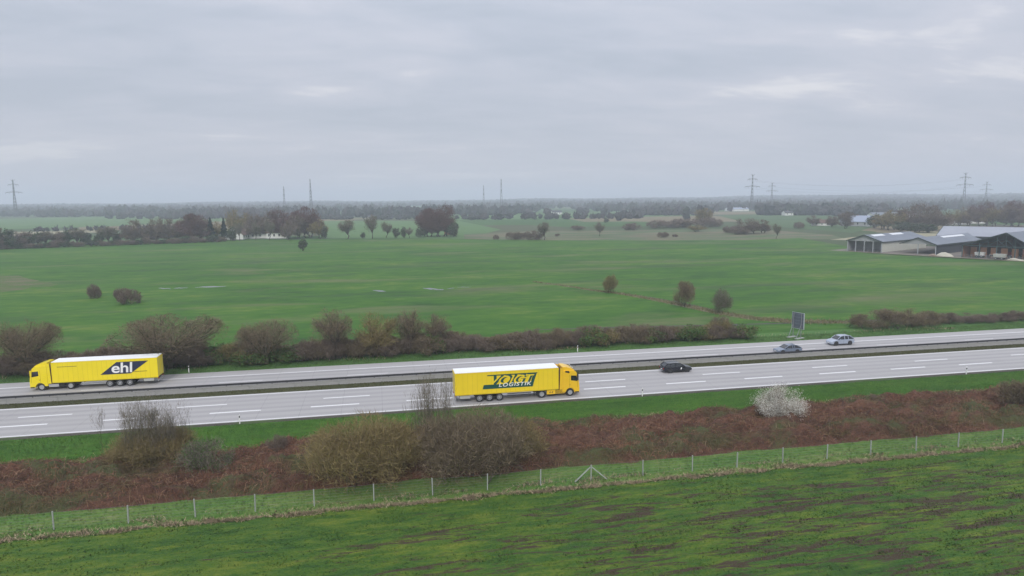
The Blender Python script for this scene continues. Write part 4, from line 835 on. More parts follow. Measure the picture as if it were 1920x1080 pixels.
# sign seen from behind
sign = empty('road_sign', (75.6, 111.3, 0), R(17)); tag(sign, 'large grey blue road sign board seen from behind on two posts', 'sign')
back_m = flat('sign_back_grey', (0.12, 0.14, 0.17), 0.55, 0.3, dirt=0.18, scale=1.2); rimm = flat('sign_rim', (0.5, 0.54, 0.55), 0.45, 0.4)
mb = MB(); mb.box(.0, .04, -1.25, 1.25, 1.75, 4.65); mb.build('panel', back_m, sign)
mb = MB(); mb.box(-.05, .055, -1.40, -1.25, 1.7, 4.7); mb.box(-.03, .05, 1.25, 1.30, 1.7, 4.7); mb.box(-.03, .05, -1.25, 1.25, 4.65, 4.7); mb.box(-.03, .05, -1.25, 1.25, 1.7, 1.75); mb.build('rim', rimm, sign)
mb = MB(); mb.box(.042, .046, -1.2, 1.2, 1.8, 4.6); mb.build('sign_face', flat('sign_blue', (0.02, 0.10, 0.35), 0.4), sign)
for z in (2.0, 2.6, 3.2, 3.8, 4.35):
    mb = MB(); mb.box(-.04, -.002, -1.23, 1.23, z, z + .05); mb.build('rib', flat('sign_rib', (0.20, 0.22, 0.25), .5, .4), sign)
for y in (-.85, .85):
    mb = MB(); mb.box(-.15, -.05, y - .05, y + .05, 0, 4.6); mb.build('post', galv_m, sign)
    mb = MB(); mb.box(-1.5, .6, y - .28, y + .28, -.05, .14); mb.build('foundation', post_m, sign, bevel=.02)
    mb = MB(); mb.bar((-1.3, y, .14), (-.12, y, 2.6), .07); mb.build('brace', galv_m, sign)

# ================================================================= trucks
ty = flat('tyre_rubber', (0.022, 0.022, 0.024), 0.85, dirt=.2); rimw = flat('wheel_rim_silver', (0.52, 0.53, 0.54), 0.35, 0.5); rimd = flat('wheel_rim_grey', (0.42, 0.43, 0.44), 0.5, 0.4); hub_dark = flat('hub_dark', (0.06, 0.06, 0.065), 0.6)
blk = flat('chassis_black', (0.028, 0.028, 0.03), 0.65, dirt=.25); glass = flat('dark_glass', (0.018, 0.022, 0.026), 0.08, 0, 0.8, dirt=0); alu = flat('side_guard_aluminium', (0.55, 0.56, 0.56), 0.4, .6)
lampg = flat('lamp_glass', (0.65, 0.66, 0.66), 0.1); lampr = flat('rear_lamp_red', (0.35, 0.02, 0.02), 0.25); white_roof = flat('tarpaulin_white', (0.80, 0.80, 0.79), 0.6, dirt=.05)
def wheel(parent, x, y, r_, wdt, rim_m, side, dish=.06, hub=.16, name='wheel'):
    o = empty(name, (x, y, r_)); o.parent = parent
    mb = MB(); mb.ring((0, 0, 0), r_, r_ * .62, -wdt / 2, wdt / 2, 28); mb.build('tyre', ty, o, bevel=.02)
    mb = MB(); s = side; y1 = s * (wdt / 2 - .02)
    mb.ring((0, 0, 0), r_ * .63, r_ * .50, y1 - s * .09, y1, 24); mb.cyl((0, 0, 0), hub * r_ / .5, y1 - s * dish, y1 + s * .01, 12)
    for k in range(8):
        a_ = k * math.pi / 4; mb.cyl((math.cos(a_) * r_ * .34, 0, math.sin(a_) * r_ * .34), r_ * .045, y1 - s * dish, y1 - s * (dish - .02), 6)
    mb.build('rim', rim_m, o)
    mb = MB(); mb.cyl((0, 0, 0), r_ * .51, y1 - s * (dish + .05), y1 - s * dish, 24); mb.build('hub_disc', hub_dark if rim_m is rimd else rim_m, o)
    return o
def truck(name, label, loc, rz, cab_col, box_col, near, axles, trailer_axles, style):
    """x forward, front bumper at 0; near = -1 when its right side (local -y) faces the camera, +1 when its left side does"""
    T0 = empty(name, loc, rz); tag(T0, label, 'truck', 'yellow articulated trucks on the motorway')
    yel = flat(name + style + '_cab_paint', cab_col, 0.32, dirt=.05, coat=.4); tarp = flat(name + style + '_tarpaulin', box_col, 0.5, dirt=.12, scale=.5)
    hw = 1.24
    # cab: side profile extruded with tapered nose
    cab = MB(); prof = [(-2.30, .95), (-2.30, 3.30), (-2.05, 3.50), (-0.75, 3.42), (-0.42, 3.18), (-0.16, 2.35), (-0.05, 1.75), (0.0, 1.2), (0.0, .42), (-0.62, .40), (-0.80, .80), (-1.05, 1.08), (-1.45, 1.08), (-1.75, .90), (-1.85, .60), (-2.30, .60)]
    cab.prism(prof, -hw, hw); cab.build('cab', yel, T0, bevel=.045)
    # roof spoiler and side fairings
    sp_ = MB(); tp = .15
    sp_.prism([(-2.25, 3.30), (-2.32, 3.93), (-1.75, 3.90), (-1.0, 3.66), (-0.62, 3.42), (-1.0, 3.38)], -hw + tp, hw - tp); sp_.build('roof_spoiler', yel, T0, bevel=.04)
    for s in (-1, 1):
        fr_ = MB(); fr_.hexa([(-2.72, s * hw - .02, .95), (-2.30, s * hw - .02, .95), (-2.30, s * hw + .02, .95), (-2.72, s * (hw - .03) + .02, .95), (-2.62, s * hw - .02, 3.85), (-2.30, s * hw - .02, 3.75), (-2.30, s * hw + .02, 3.75), (-2.62, s * (hw - .03) + .02, 3.85)])
        fr_.build('side_fairing', yel, T0)
    gp = MB(); gp.box(-2.88, -2.33, -hw + .12, hw - .12, .8, 3.55); gp.build('gap_filler', flat(name + style + '_gap', (0.09, 0.035, 0.012), .7), T0)  # dark brown block filling the space between cab and trailer
    # windscreen, side windows, sun visor
    ws = MB(); ws.hexa([(-.165, -1.08, 2.06), (-.10, -1.08, 2.02), (-.10, 1.08, 2.02), (-.165, 1.08, 2.06), (-.42, -1.02, 3.02), (-.345, -1.02, 3.0), (-.345, 1.02, 3.0), (-.42, 1.02, 3.02)]); ws.build('windscreen', glass, T0)
    vis = MB(); vis.hexa([(-.40, -1.1, 3.04), (-.14, -1.1, 2.92), (-.14, 1.1, 2.92), (-.40, 1.1, 3.04), (-.44, -1.1, 3.12), (-.18, -1.1, 3.0), (-.18, 1.1, 3.0), (-.44, 1.1, 3.12)]); vis.build('sun_visor', glass, T0)
    for s in (-1, 1):
        g1 = MB(); yy = s * hw
        poly = [(-1.18, 2.12), (-.32, 1.98), (-.42, 2.72), (-1.18, 2.78)]
        g1.add([(x, yy + s * .004, z) for x, z in poly] + [(x, yy - s * .03, z) for x, z in poly], [(0, 1, 2, 3), (7, 6, 5, 4), (0, 4, 5, 1), (1, 5, 6, 2), (2, 6, 7, 3), (3, 7, 4, 0)]); g1.build('side_window', glass, T0)
        if style == 'a':
            g2 = MB(); poly = [(-1.95, 3.22), (-1.35, 3.10), (-1.42, 3.38), (-1.95, 3.44)]
            g2.add([(x, yy + s * .004, z) for x, z in poly] + [(x, yy - s * .03, z) for x, z in poly], [(0, 1, 2, 3), (7, 6, 5, 4), (0, 4, 5, 1), (1, 5, 6, 2), (2, 6, 7, 3), (3, 7, 4, 0)]); g2.build('roof_window', glass, T0)
        mr_ = MB(); mr_.box(-.40, -.20, s * (hw + .06), s * (hw + .24), 2.15, 2.95); mr_.build('mirror', yel if style == 'b' else blk, T0, bevel=.03)
        hd = MB(); hd.box(-1.34, -1.24, s * (hw + .003) - .02, s * (hw + .003) + .02, 1.52, 1.56); hd.build('door_handle', blk, T0)
        dl = MB()
        for xx in (-1.40, -.28): dl.box(xx, xx + .02, s * hw - .004, s * hw + .004, 1.12, 2.85 if xx < -1 else 2.0)
        dl.build('door_gap', flat('panel_gap', (0.12, 0.08, 0.02), .8), T0)
        hl = MB(); hl.box(-.10, .015, s * .72 - .2, s * .72 + .3 * s + .1, .62, .86); hl.build('headlight', lampg, T0)
        st = MB(); st.box(-.60, -.08, s * hw - .03, s * hw + .012, .44, .60); st.build('step_trim', blk, T0)
    gr = MB(); gr.box(-.02, .02, -.95, .95, .95, 1.75); gr.build('grille', blk, T0)
    bp = MB(); bp.box(-.05, .03, -1.05, 1.05, .42, .60); bp.build('bumper_vent', blk, T0)
    if style == 'a':
        for y in (-.7, 0, .7):
            l_ = MB(); l_.box(-.92, -.80, y - .14, y + .14, 3.69, 3.78); l_.build('roof_lamp', lampg, T0, bevel=.02)
    # tractor chassis
    ch = MB(); ch.box(-6.1, -2.3, -.45, .45, .62, .95); ch.box(-5.9, -4.3, -1.0, 1.0, .93, .99); ch.box(-4.2, -2.35, -.95, .95, .42, .9); ch.build('tractor_frame', blk, T0)
    for s in (-1, 1):
        mg = MB(); a0 = []
        for k in range(9):
            a_ = math.pi * k / 8; a0.append((-axles[1] + math.cos(a_) * .6, .5 + math.sin(a_) * .58))
        for k in range(8):
            (xa, za), (xb, zb) = a0[k], a0[k + 1]; mg.add([(xa, s * .75, za), (xb, s * .75, zb), (xb, s * 1.22, zb), (xa, s * 1.22, za), (xa, s * .75, za + .02), (xb, s * .75, zb + .02), (xb, s * 1.22, zb + .02), (xa, s * 1.22, za + .02)], [(0, 3, 2, 1), (4, 5, 6, 7), (0, 1, 5, 4), (1, 2, 6, 5), (2, 3, 7, 6), (3, 0, 4, 7)])
        mg.build('mudguard', blk, T0)
        if style == 'a':
            sk = MB(); sk.box(-4.45, -3.30, s * 1.20 - .02, s * 1.20 + .02, .42, .95); sk.build('tank_cover', yel, T0)
            for zz in (.46, .62, .78):
                sl = MB(); sl.box(-3.28, -1.95, s * 1.19 - .02, s * 1.19 + .02, zz, zz + .07); sl.build('side_slat', yel, T0)
        else:
            sk = MB(); sk.box(-3.6, -2.35, s * 1.15 - .02, s * 1.15 + .02, .45, .85); sk.build('tank_cover', alu, T0)
    # trailer
    x0, x1 = -16.50, -2.90; hw2 = 1.275
    bx = MB(); bx.box(x0 + .04, x1, -hw2, hw2, 1.12, 3.90); bx.build('curtain_box', tarp, T0, bevel=.02)
    rf = MB(); rf.box(x0 + .02, x1 + .02, -hw2 - .005, hw2 + .005, 3.90, 3.985); rf.build('roof', white_roof, T0, bevel=.03)
    for s in (-1, 1):
        r1 = MB(); r1.box(x0, x1 + .03, s * (hw2 + .004) - .025, s * (hw2 + .004) + .025, 1.02, 1.13); r1.build('bottom_rail', flat(name + style + '_rail', [v * .8 for v in box_col], .5), T0)
        r2 = MB(); r2.box(x0, x1 + .03, s * (hw2 + .002) - .02, s * (hw2 + .002) + .02, 3.80, 3.885); r2.build('top_rail', tarp, T0)
        for xx in (x0 - .01, x1 - .06):
            cp = MB(); cp.box(xx, xx + .09, s * (hw2 + .012) - .015, s * (hw2 + .012) + .015, 1.14, 3.79); cp.build('corner_post', tarp, T0)
        fold = MB()
        xx = x1 - .8
        while xx > x0 + .5:
            fold.box(xx - .012, xx + .012, s * (hw2 + .003) - .004, s * (hw2 + .003) + .004, 1.14, 3.79); xx -= .62
        o = fold.build('curtain_strap', flat(name + style + '_strap', [v * .74 for v in box_col], .6), T0); o['kind'] = 'stuff'
    dr = MB(); dr.box(x0 - .0, x0 + .036, -hw2 + .05, -.02, 1.14, 3.78); dr.build('rear_door', tarp, T0)
    dr = MB(); dr.box(x0 - .0, x0 + .036, .02, hw2 - .05, 1.14, 3.78); dr.build('rear_door', tarp, T0)
    for y in (-1.0, -.35, .35, 1.0):
        lb = MB(); lb.cyl((x0 - .03, y, 0), .018, 1.16, 3.76, 8, 'z'); lb.build('lock_bar', alu, T0)
    ub = MB(); ub.box(x0 + .02, x0 + .12, -1.15, 1.15, .50, .62); ub.build('underrun_bar', alu, T0)
    for s in (-1, 1):
        l_ = MB(); l_.box(x0 - .01, x0 + .06, s * .95 - .22, s * .95 + .22, .82, .96); l_.build('rear_lamp', lampr, T0)
    tf = MB(); tf.box(x0 + .1, x1 - .6, -.5, .5, .80, 1.10); tf.box(-trailer_axles[-1] - .4, -trailer_axles[0] + .4, -.95, .95, .42, .58)
    for xx in np.arange(x0 + .4, x1 - .3, 1.3): tf.box(xx, xx + .1, -1.2, 1.2, .98, 1.10)
    tf.build('trailer_frame', blk, T0)
    for s in (-1, 1):
        for zz in (.55, .80):
            gd = MB(); gd.box(-9.7, -6.55, s * 1.2 - .015, s * 1.2 + .015, zz, zz + .1); gd.build('side_guard', alu if style == 'b' else blk, T0)
        lg = MB(); lg.box(-6.15, -6.02, s * .95 - .06, s * .95 + .06, .35, 1.1); lg.build('landing_leg', blk, T0)
        pb = MB(); pb.box(-15.9, -14.55, s * .98 - .2, s * .98 + .2, .55, .95); pb.build('pallet_box', flat('pallet_box_grey', (0.42, 0.43, 0.40), .6), T0)
        if style == 'a':
            fl = MB(); fl.box(-16.28, -16.24, s * 1.0 - .22, s * 1.0 + .22, .35, .95); fl.build('mud_flap', blk, T0)
    wa = [axles[0], axles[1]] + list(trailer_axles)
    for i_, xx in enumerate(wa):
        for s in (-1, 1):
            wheel(T0, -xx, s * 1.07, .50, .31, rimw if i_ < 2 else rimd, s, dish=.02 if i_ == 0 else .09)
    return T0, hw2
YEL_A, YEL_B = (0.80, 0.52, 0.012), (0.80, 0.60, 0.006)
ta, hw_ = truck('articulated_truck', 'yellow truck with VOIGT LOGISTIK on its white roofed trailer in the near carriageway', (25.65, 85.65, 0.02), 0.0, (0.88, 0.54, 0.02), (0.88, 0.64, 0.014), -1, (1.28, 5.12), (10.75, 12.05, 13.35), 'a')
gdk = flat('logo_dark_green', (0.006, 0.075, 0.055), .5, dirt=.05); lwh = flat('logo_white', (0.82, 0.82, 0.80), .5, dirt=.03); lyl = flat('logo_yellow', (0.88, 0.64, 0.014), .5, dirt=.03)
def plate(name, poly, y, m, parent, th=.004, flip=False):
    mb = MB(); s = -1 if flip else 1
    P = [(s * x, s * y, z) for x, z in poly]; Q = [(s * x, s * (y - th), z) for x, z in poly]; n = len(P)
    mb.add(P + Q, [tuple(range(n)), tuple(range(2 * n - 1, n - 1, -1))] + [(i, i + n, (i + 1) % n + n, (i + 1) % n) for i in range(n)]); return mb.build(name, m, parent)
yb = -hw_ - .012
plate('logo_band', [(-12.95, 1.66), (-6.35, 1.66), (-6.20, 2.22), (-12.80, 2.22)], yb, gdk, ta)
plate('logo_bar', [(-12.35, 3.36), (-5.75, 3.36), (-5.70, 3.50), (-12.30, 3.50)], yb, gdk, ta)
plate('logo_edge', [(-6.62, 2.22), (-6.20, 2.22), (-5.86, 3.24), (-6.30, 3.24)], yb - .001, gdk, ta)
text_mesh('logo_shadow', 'VOIGT', gdk, -12.10, -5.80, 2.06, 3.40, shear=.62, bold=.05, y=yb - .006, parent=ta, spacing=.98)
text_mesh('logo_word', 'VOIGT', lyl, -12.30, -6.10, 2.20, 3.30, shear=.55, bold=.012, y=yb - .014, parent=ta, spacing=.98)
text_mesh('logo_word', 'LOGISTIK', lwh, -10.85, -6.45, 1.86, 2.34, shear=.14, bold=.02, y=yb - .024, parent=ta, spacing=1.18)
text_mesh('cover_emblem', '64', flat('emblem_brown', (0.25, 0.16, 0.02), .6), -4.15, -3.55, .56, .82, shear=.05, bold=.02, y=-1.2245, parent=ta)
tb, _ = truck('articulated_truck', 'yellow truck with ehl on its trailer driving left on the far carriageway', (-47.8, 104.55, 0.02), math.pi, (0.87, 0.69, 0.006), (0.87, 0.69, 0.006), 1, (1.45, 5.1), (10.1, 11.4, 12.7), 'b')
nvy = flat('logo_navy', (0.012, 0.02, 0.055), .5, dirt=.05)
# seen from the left side, image x runs from front to tail: use flipped coordinates (front at x=0 -> tail positive)
plate('logo_panel', [(9.0, 1.82), (12.95, 1.82), (15.35, 3.55), (11.2, 3.55)], yb, nvy, tb, flip=True)
text_mesh('logo_word', 'ehl', lwh, 10.45, 13.25, 1.98, 3.46, shear=.12, bold=.018, y=yb - .008, parent=tb, flip=True, spacing=.98)
text_mesh('small_print', 'www', flat('print_brown', (0.25, 0.17, 0.02), .6), 3.55, 6.1, 3.28, 3.36, y=yb - .002, parent=tb, flip=True)
plate('print_line', [(13.2, 2.02), (15.1, 2.02), (15.1, 2.10), (13.2, 2.10)], yb, flat('print_brown', (0.25, 0.17, 0.02), .6), tb, flip=True)
for o in list(tb.children):
    if o.name.startswith('small_print'): bpy.data.objects.remove(o)
plate('print_line', [(3.6, 3.22), (6.1, 3.22), (6.1, 3.29), (3.6, 3.29)], yb, flat('print_brown', (0.25, 0.17, 0.02), .6), tb, flip=True)

# ================================================================= cars
def car(name, label, loc, rz, paint, kind):
    o = empty(name, loc, rz); tag(o, label, 'car')
    P = {'estate': dict(L=4.6, W=1.80, belt=.92, roof=1.47, hood=.86, wb=(0.85, 3.55), r=.33, g=[(1.15, .90), (1.95, 1.40), (2.6, 1.47), (3.9, 1.43), (4.42, .98)]),
         'suv': dict(L=4.6, W=1.86, belt=1.05, roof=1.66, hood=1.0, wb=(0.9, 3.6), r=.37, g=[(1.15, 1.04), (1.85, 1.55), (2.5, 1.66), (3.7, 1.60), (4.40, 1.12)]),
         'low': dict(L=4.5, W=1.80, belt=.90, roof=1.42, hood=.82, wb=(0.85, 3.5), r=.33, g=[(1.2, .88), (2.0, 1.36), (2.6, 1.42), (3.4, 1.36), (4.25, .95)])}[kind]
    hw = P['W'] / 2; Ln = P['L']; bt = P['belt']; hd = P['hood']; pm_ = flat(name + '_' + kind + '_paint', paint, .28, .3, dirt=.05, coat=.5)
    # lower body as lofted stations (x from nose to tail)
    st = [(0.0, .38, .62, .72), (.12, .24, .74, .90), (.5, .20, hd - .06, .98), (1.2, .20, bt - .02, 1.0), (2.3, .20, bt, 1.0), (3.6, .20, bt + .02, 1.0), (4.2, .22, bt + .03, .97), (Ln - .08, .28, bt - .02, .90), (Ln, .42, bt - .16, .82)]
    rings = []
    for (x, z0, z1, k) in st:
        w_ = hw * k; zm = z0 + (z1 - z0) * .5
        rings.append([(-x, -w_ * .86, z0), (-x, -w_, z0 + .10), (-x, -w_, zm), (-x, -w_ * .97, z1 - .08), (-x, -w_ * .82, z1), (-x, w_ * .82, z1), (-x, w_ * .97, z1 - .08), (-x, w_, zm), (-x, w_, z0 + .10), (-x, w_ * .86, z0)])
    mb = MB(); n = 10; V = [p for r_ in rings for p in r_]; Fc = []
    for i in range(len(rings) - 1):
        for j in range(n): Fc.append((i * n + j, i * n + (j + 1) % n, (i + 1) * n + (j + 1) % n, (i + 1) * n + j))
    Fc += [tuple(range(n)), tuple(range((len(rings) - 1) * n, len(rings) * n))[::-1]]; mb.add(V, Fc); mb.build('body', pm_, o, smooth=False, bevel=.02)
    # greenhouse (glass) and roof
    g = P['g']; gh = MB(); V = []
    for x, z in g:
        t = (z - bt) / (P['roof'] - bt); w_ = hw * (.90 - .16 * max(0, t)); V += [(-x, -w_, z), (-x, w_, z)]
    for x, z in g: V += [(-x, -hw * .90, bt - .03), (-x, hw * .90, bt - .03)]
    m_ = len(g); Fc = []
    for i in range(m_ - 1):
        Fc += [(2 * i, 2 * i + 1, 2 * i + 3, 2 * i + 2), (2 * i, 2 * i + 2, 2 * m_ + 2 * i + 2, 2 * m_ + 2 * i), (2 * i + 1, 2 * m_ + 2 * i + 1, 2 * m_ + 2 * i + 3, 2 * i + 3)]
    gh.add(V, Fc); gh.build('windows', glass, o)
    rf = MB(); pts_ = g[1:-1]; V = []
    for dz in (.012, -.03):
        for x, z in pts_:
            t = (z - bt) / (P['roof'] - bt); w_ = hw * (.91 - .16 * t); V += [(-x, -w_, z + dz), (-x, w_, z + dz)]
    k = len(pts_); Fc = []
    for i in range(k - 1):
        a0, b0 = 2 * i, 2 * k + 2 * i
        Fc += [(a0, a0 + 1, a0 + 3, a0 + 2), (b0, b0 + 2, b0 + 3, b0 + 1), (a0, a0 + 2, b0 + 2, b0), (a0 + 1, b0 + 1, b0 + 3, a0 + 3)]
    Fc += [(0, 2 * k, 2 * k + 1, 1), (2 * k - 2, 2 * k - 1, 4 * k - 1, 4 * k - 2)]; rf.add(V, Fc); rf.build('roof', pm_, o)
    for s in (-1, 1):      # pillars
        pl = MB()
        def side(x, z):
            t = max(0, (z - bt) / (P['roof'] - bt)); return (-x, s * hw * (.91 - .16 * t) + s * .004, z)
        
        for a_, b_, t_ in ((g[0], g[1], .07), ((g[2][0] + .1, bt), (g[2][0] + .05, P['roof'] - .02), .08), (g[-1], g[-2], .12), ((g[3][0] - .35, bt), (g[3][0] - .45, g[3][1]), .07)):
            pl = MB(); pl.bar(side(*a_), side(*b_), t_); pl.build('pillar', pm_, o)
        mi_ = MB(); mi_.box(-g[0][0] - .55, -g[0][0] - .33, s * (hw + .02), s * (hw + .2), bt - .02, bt + .12); mi_.build('mirror', pm_, o, bevel=.03)
        hl = MB(); hl.box(-.32, -.02 - .08, s * hw * .62, s * hw * .90, .60, .70); hl.build('headlight', lampg, o, bevel=.02)
        tl = MB(); tl.box(-Ln - .012, -Ln + .16, s * hw * .62, s * hw * .86, bt - .30, bt - .14); tl.build('tail_light', lampr, o, bevel=.02)
        si = MB(); si.box(-3.0, -1.3, s * hw - .01, s * hw + .012, .22, .30); si.build('sill_trim', blk, o)
        dg = MB()
        for xx in (1.35, 2.35, 3.2): dg.box(-xx - .008, -xx + .008, s * hw - .004, s * hw + .004, .34, bt - .12)
        dg.build('door_gap', blk, o)
        for xx in P['wb']:
            ar = MB(); ar.cyl((-xx, 0, P['r']), P['r'] + .07, s * (hw - .25), s * (hw + .006), 22); ar.build('wheel_arch', blk, o)
            wheel(o, -xx, s * (hw - .09), P['r'], .21, rimw if kind != 'low' else rimd, s, dish=.03, hub=.10)
    pb = MB(); pb.box(-Ln - .016, -Ln + .02, -.26, .26, .52, .63); pb.build('number_plate', lwh, o)
    pb = MB(); pb.box(-.02, .012, -.26, .26, .40, .50); pb.build('number_plate', lwh, o)
    return o
car('estate_car', 'black estate car in the left lane ahead of the near yellow truck', (45.65, 93.3, 0.02), 0.0, (0.012, 0.013, 0.02), 'estate')
c1 = car('silver_car', 'silver blue sport utility car driving left near the road sign', (77.0, 104.35, 0.02), math.pi, (0.40, 0.45, 0.54), 'suv')
c2 = car('grey_car', 'low grey blue car half hidden behind the central barrier', (64.4, 100.6, 0.02), math.pi, (0.20, 0.24, 0.31), 'low')
for o in bpy.data.objects:
    if o.parent is None and o.name.startswith('estate_car'):
        rk = MB(); yy = .62
        for s in (-1, 1): rk.box(-3.8, -2.2, s * yy - .02, s * yy + .02, 1.50, 1.53)
        rk.build('roof_rail', alu, o)
        ds = plate('door_mark', [(-1.95, .52), (-1.78, .52), (-1.72, .80), (-1.90, .80)], -.9135, lwh, o)

# ================================================================= farm buildings
def frame_at(px, py, u):   # local frame: x along front, y into depth
    x, y = G(px, py); return x, y, math.atan2(u[1], u[0])
U_ = np.array([0.43, -0.90]); U_ /= np.linalg.norm(U_)
roof_g = ramp_mat('fibre_cement_roof', [(0.3, (0.155, 0.17, 0.20)), (0.7, (0.215, 0.235, 0.27))], [(0.15, 1, (1, 1, 1), 0), (2.5, .5, (4, 0.3, 1), 0)], rough=.7)
roof_l = ramp_mat('pale_blue_roof', [(0.3, (0.27, 0.285, 0.325)), (0.7, (0.35, 0.365, 0.405))], [(0.12, 1, (1, 1, 1), 0), (2.5, .5, (4, .3, 1), 0)], rough=.6)
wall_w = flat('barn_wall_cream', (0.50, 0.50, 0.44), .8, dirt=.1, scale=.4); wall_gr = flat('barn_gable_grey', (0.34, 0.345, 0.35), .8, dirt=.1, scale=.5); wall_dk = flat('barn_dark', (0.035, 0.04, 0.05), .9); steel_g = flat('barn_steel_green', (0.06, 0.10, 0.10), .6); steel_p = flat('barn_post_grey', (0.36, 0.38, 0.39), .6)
brick = flat('barn_brick', (0.30, 0.135, 0.08), .85, dirt=.2, scale=1); skyl = flat('skylight_panel', (0.68, 0.70, 0.72), .4, dirt=.04); trim_d = flat('barge_board_dark', (0.035, 0.05, 0.05), .7)
def barn(label, org, ang, w_, dep, eave, ridge, rx, roofm, posts, side_wall, front, skylights=(), name='barn', back=wall_gr, end_wall=True, inner=0):
    o = empty(name, (org[0], org[1], 0), ang); tag(o, label, 'barn')
    rx = w_ / 2 if rx is None else rx; ov = .5
    for (xa, za, xb, zb) in ((-ov, eave - ov * (ridge - eave) / rx, rx, ridge), (w_ + ov, eave - ov * (ridge - eave) / (w_ - rx), rx, ridge)):
        mb = MB(); V = [(xa, -ov, za), (xb, -ov, zb), (xb, dep + ov, zb), (xa, dep + ov, za)]; V = V + [(x, y, z + .14) for x, y, z in V]; mb.hexa(V); mb.build('roof_slope', roofm, o)
    mb = MB(); mb.bar((-ov, -ov - .08, eave - .2), (rx, -ov - .08, ridge + .05), .32); mb.bar((rx, -ov - .08, ridge + .05), (w_ + ov, -ov - .08, eave - .2), .32); mb.build('barge_board', trim_d, o)
    mb = MB(); mb.box(w_ + ov - .05, w_ + ov + .12, -ov, dep + ov, eave - .62, eave - .32); mb.build('gutter', trim_d, o)
    if front == 'gable':
        mb = MB(); mb.add([(0, 0, eave - .15), (w_, 0, eave - .15), (rx, 0, ridge - .05), (0, .12, eave - .15), (w_, .12, eave - .15), (rx, .12, ridge - .05)], [(0, 1, 2), (5, 4, 3), (0, 3, 4, 1), (1, 4, 5, 2), (2, 5, 3, 0)]); mb.build('gable_cladding', wall_gr, o)
    elif front == 'truss':
        mb = MB()
        mb.bar((0, 0, eave), (rx, 0, ridge - .15), .3); mb.bar((rx, 0, ridge - .15), (w_, 0, eave), .3); mb.bar((0, 0, eave), (w_, 0, eave), .22)
        for k in range(1, 8):
            xx = w_ * k / 8; zz = eave + (ridge - eave) * (xx / rx if xx < rx else (w_ - xx) / (w_ - rx)); mb.bar((xx, 0, eave), (xx, 0, zz), .14); mb.bar((xx, 0, eave), (w_ * (k + (1 if xx < rx else -1)) / 8, 0, eave + (ridge - eave) * .5), .12)
        mb.build('truss', steel_g, o)
    for x in posts:
        mb = MB(); mb.box(x - .16, x + .16, -.1, .22, 0, eave); mb.build('post', steel_p if front == 'gable' else steel_g, o)
    if side_wall is not None:
        mb = MB(); mb.box(w_ - .15, w_, .5, dep, 0, eave - .05); mb.build('side_wall', side_wall, o)
    if back is not None:
        mb = MB(); mb.box(0, .15, .5, dep, 0, eave - .05); mb.build('side_wall', back, o)
    back = back or wall_gr
    if inner:  # grey partition added near the open front so the interior looks lit
        mb = MB(); mb.box(.2, w_ - .2, inner, inner + .15, .9, eave - .02); mb.build('added_partition', wall_gr, o)
    if end_wall:
        mb = MB(); mb.box(.16, w_ - .16, dep - .2, dep, 0, eave - .02); mb.build('end_wall', back, o)
    for (y0_, y1_, t0_, t1_) in skylights:     # on the slope towards +x
        def pt(t, y): return (rx + (w_ - rx) * t, y, ridge + (eave - ridge) * t + .16)
        mb = MB(); A_ = [pt(t0_, y0_), pt(t1_, y0_), pt(t1_, y1_), pt(t0_, y1_)]; mb.hexa(A_ + [(x, y, z + .08) for x, y, z in A_]); mb.build('skylight', skyl, o)
    return o
A0 = np.array(G(1588, 470)); ang = math.atan2(U_[1], U_[0]); Vd = np.array([-U_[1], U_[0]])
def fr_(u, v): return A0 + U_ * u + Vd * v
b1 = barn('open fronted grey gabled barn, leftmost of the farm barns', fr_(0, 0), ang, 16, 46, 5.0, 7.7, None, roof_g, (0.2, 4.0, 8.0, 12.0, 15.8), wall_w, 'gable', ((4, 15, .08, .30), (22, 34, .08, .30)), inner=7)
b2 = barn('middle barn with a wide grey roof and a dark open side', fr_(22.5, 4), ang, 14.5, 62, 4.5, 7.2, 7.2, roof_g, (14.4, 7.2), wall_dk, 'gable', ((20, 44, .12, .32),), back=None)
b3 = barn('big open cattle barn with dark green steel gable', fr_(48.5, 0), ang, 25, 60, 5.0, 10.6, 15.5, roof_g, (.2, 6.4, 12.5, 18.8, 24.8), wall_dk, 'truss', (), back=brick)
b4o = fr_(64, 70)
E4 = np.array([.574, -.819]); X4 = np.array([E4[1], -E4[0]])
b4 = barn('long barn with a pale blue roof behind the cattle barn', np.array([274.5, 293.0]) - X4 * 26, math.atan2(X4[1], X4[0]), 26, 75, 6.0, 10.0, None, roof_l, (), wall_dk, 'gable')
for k in range(3):
    pass
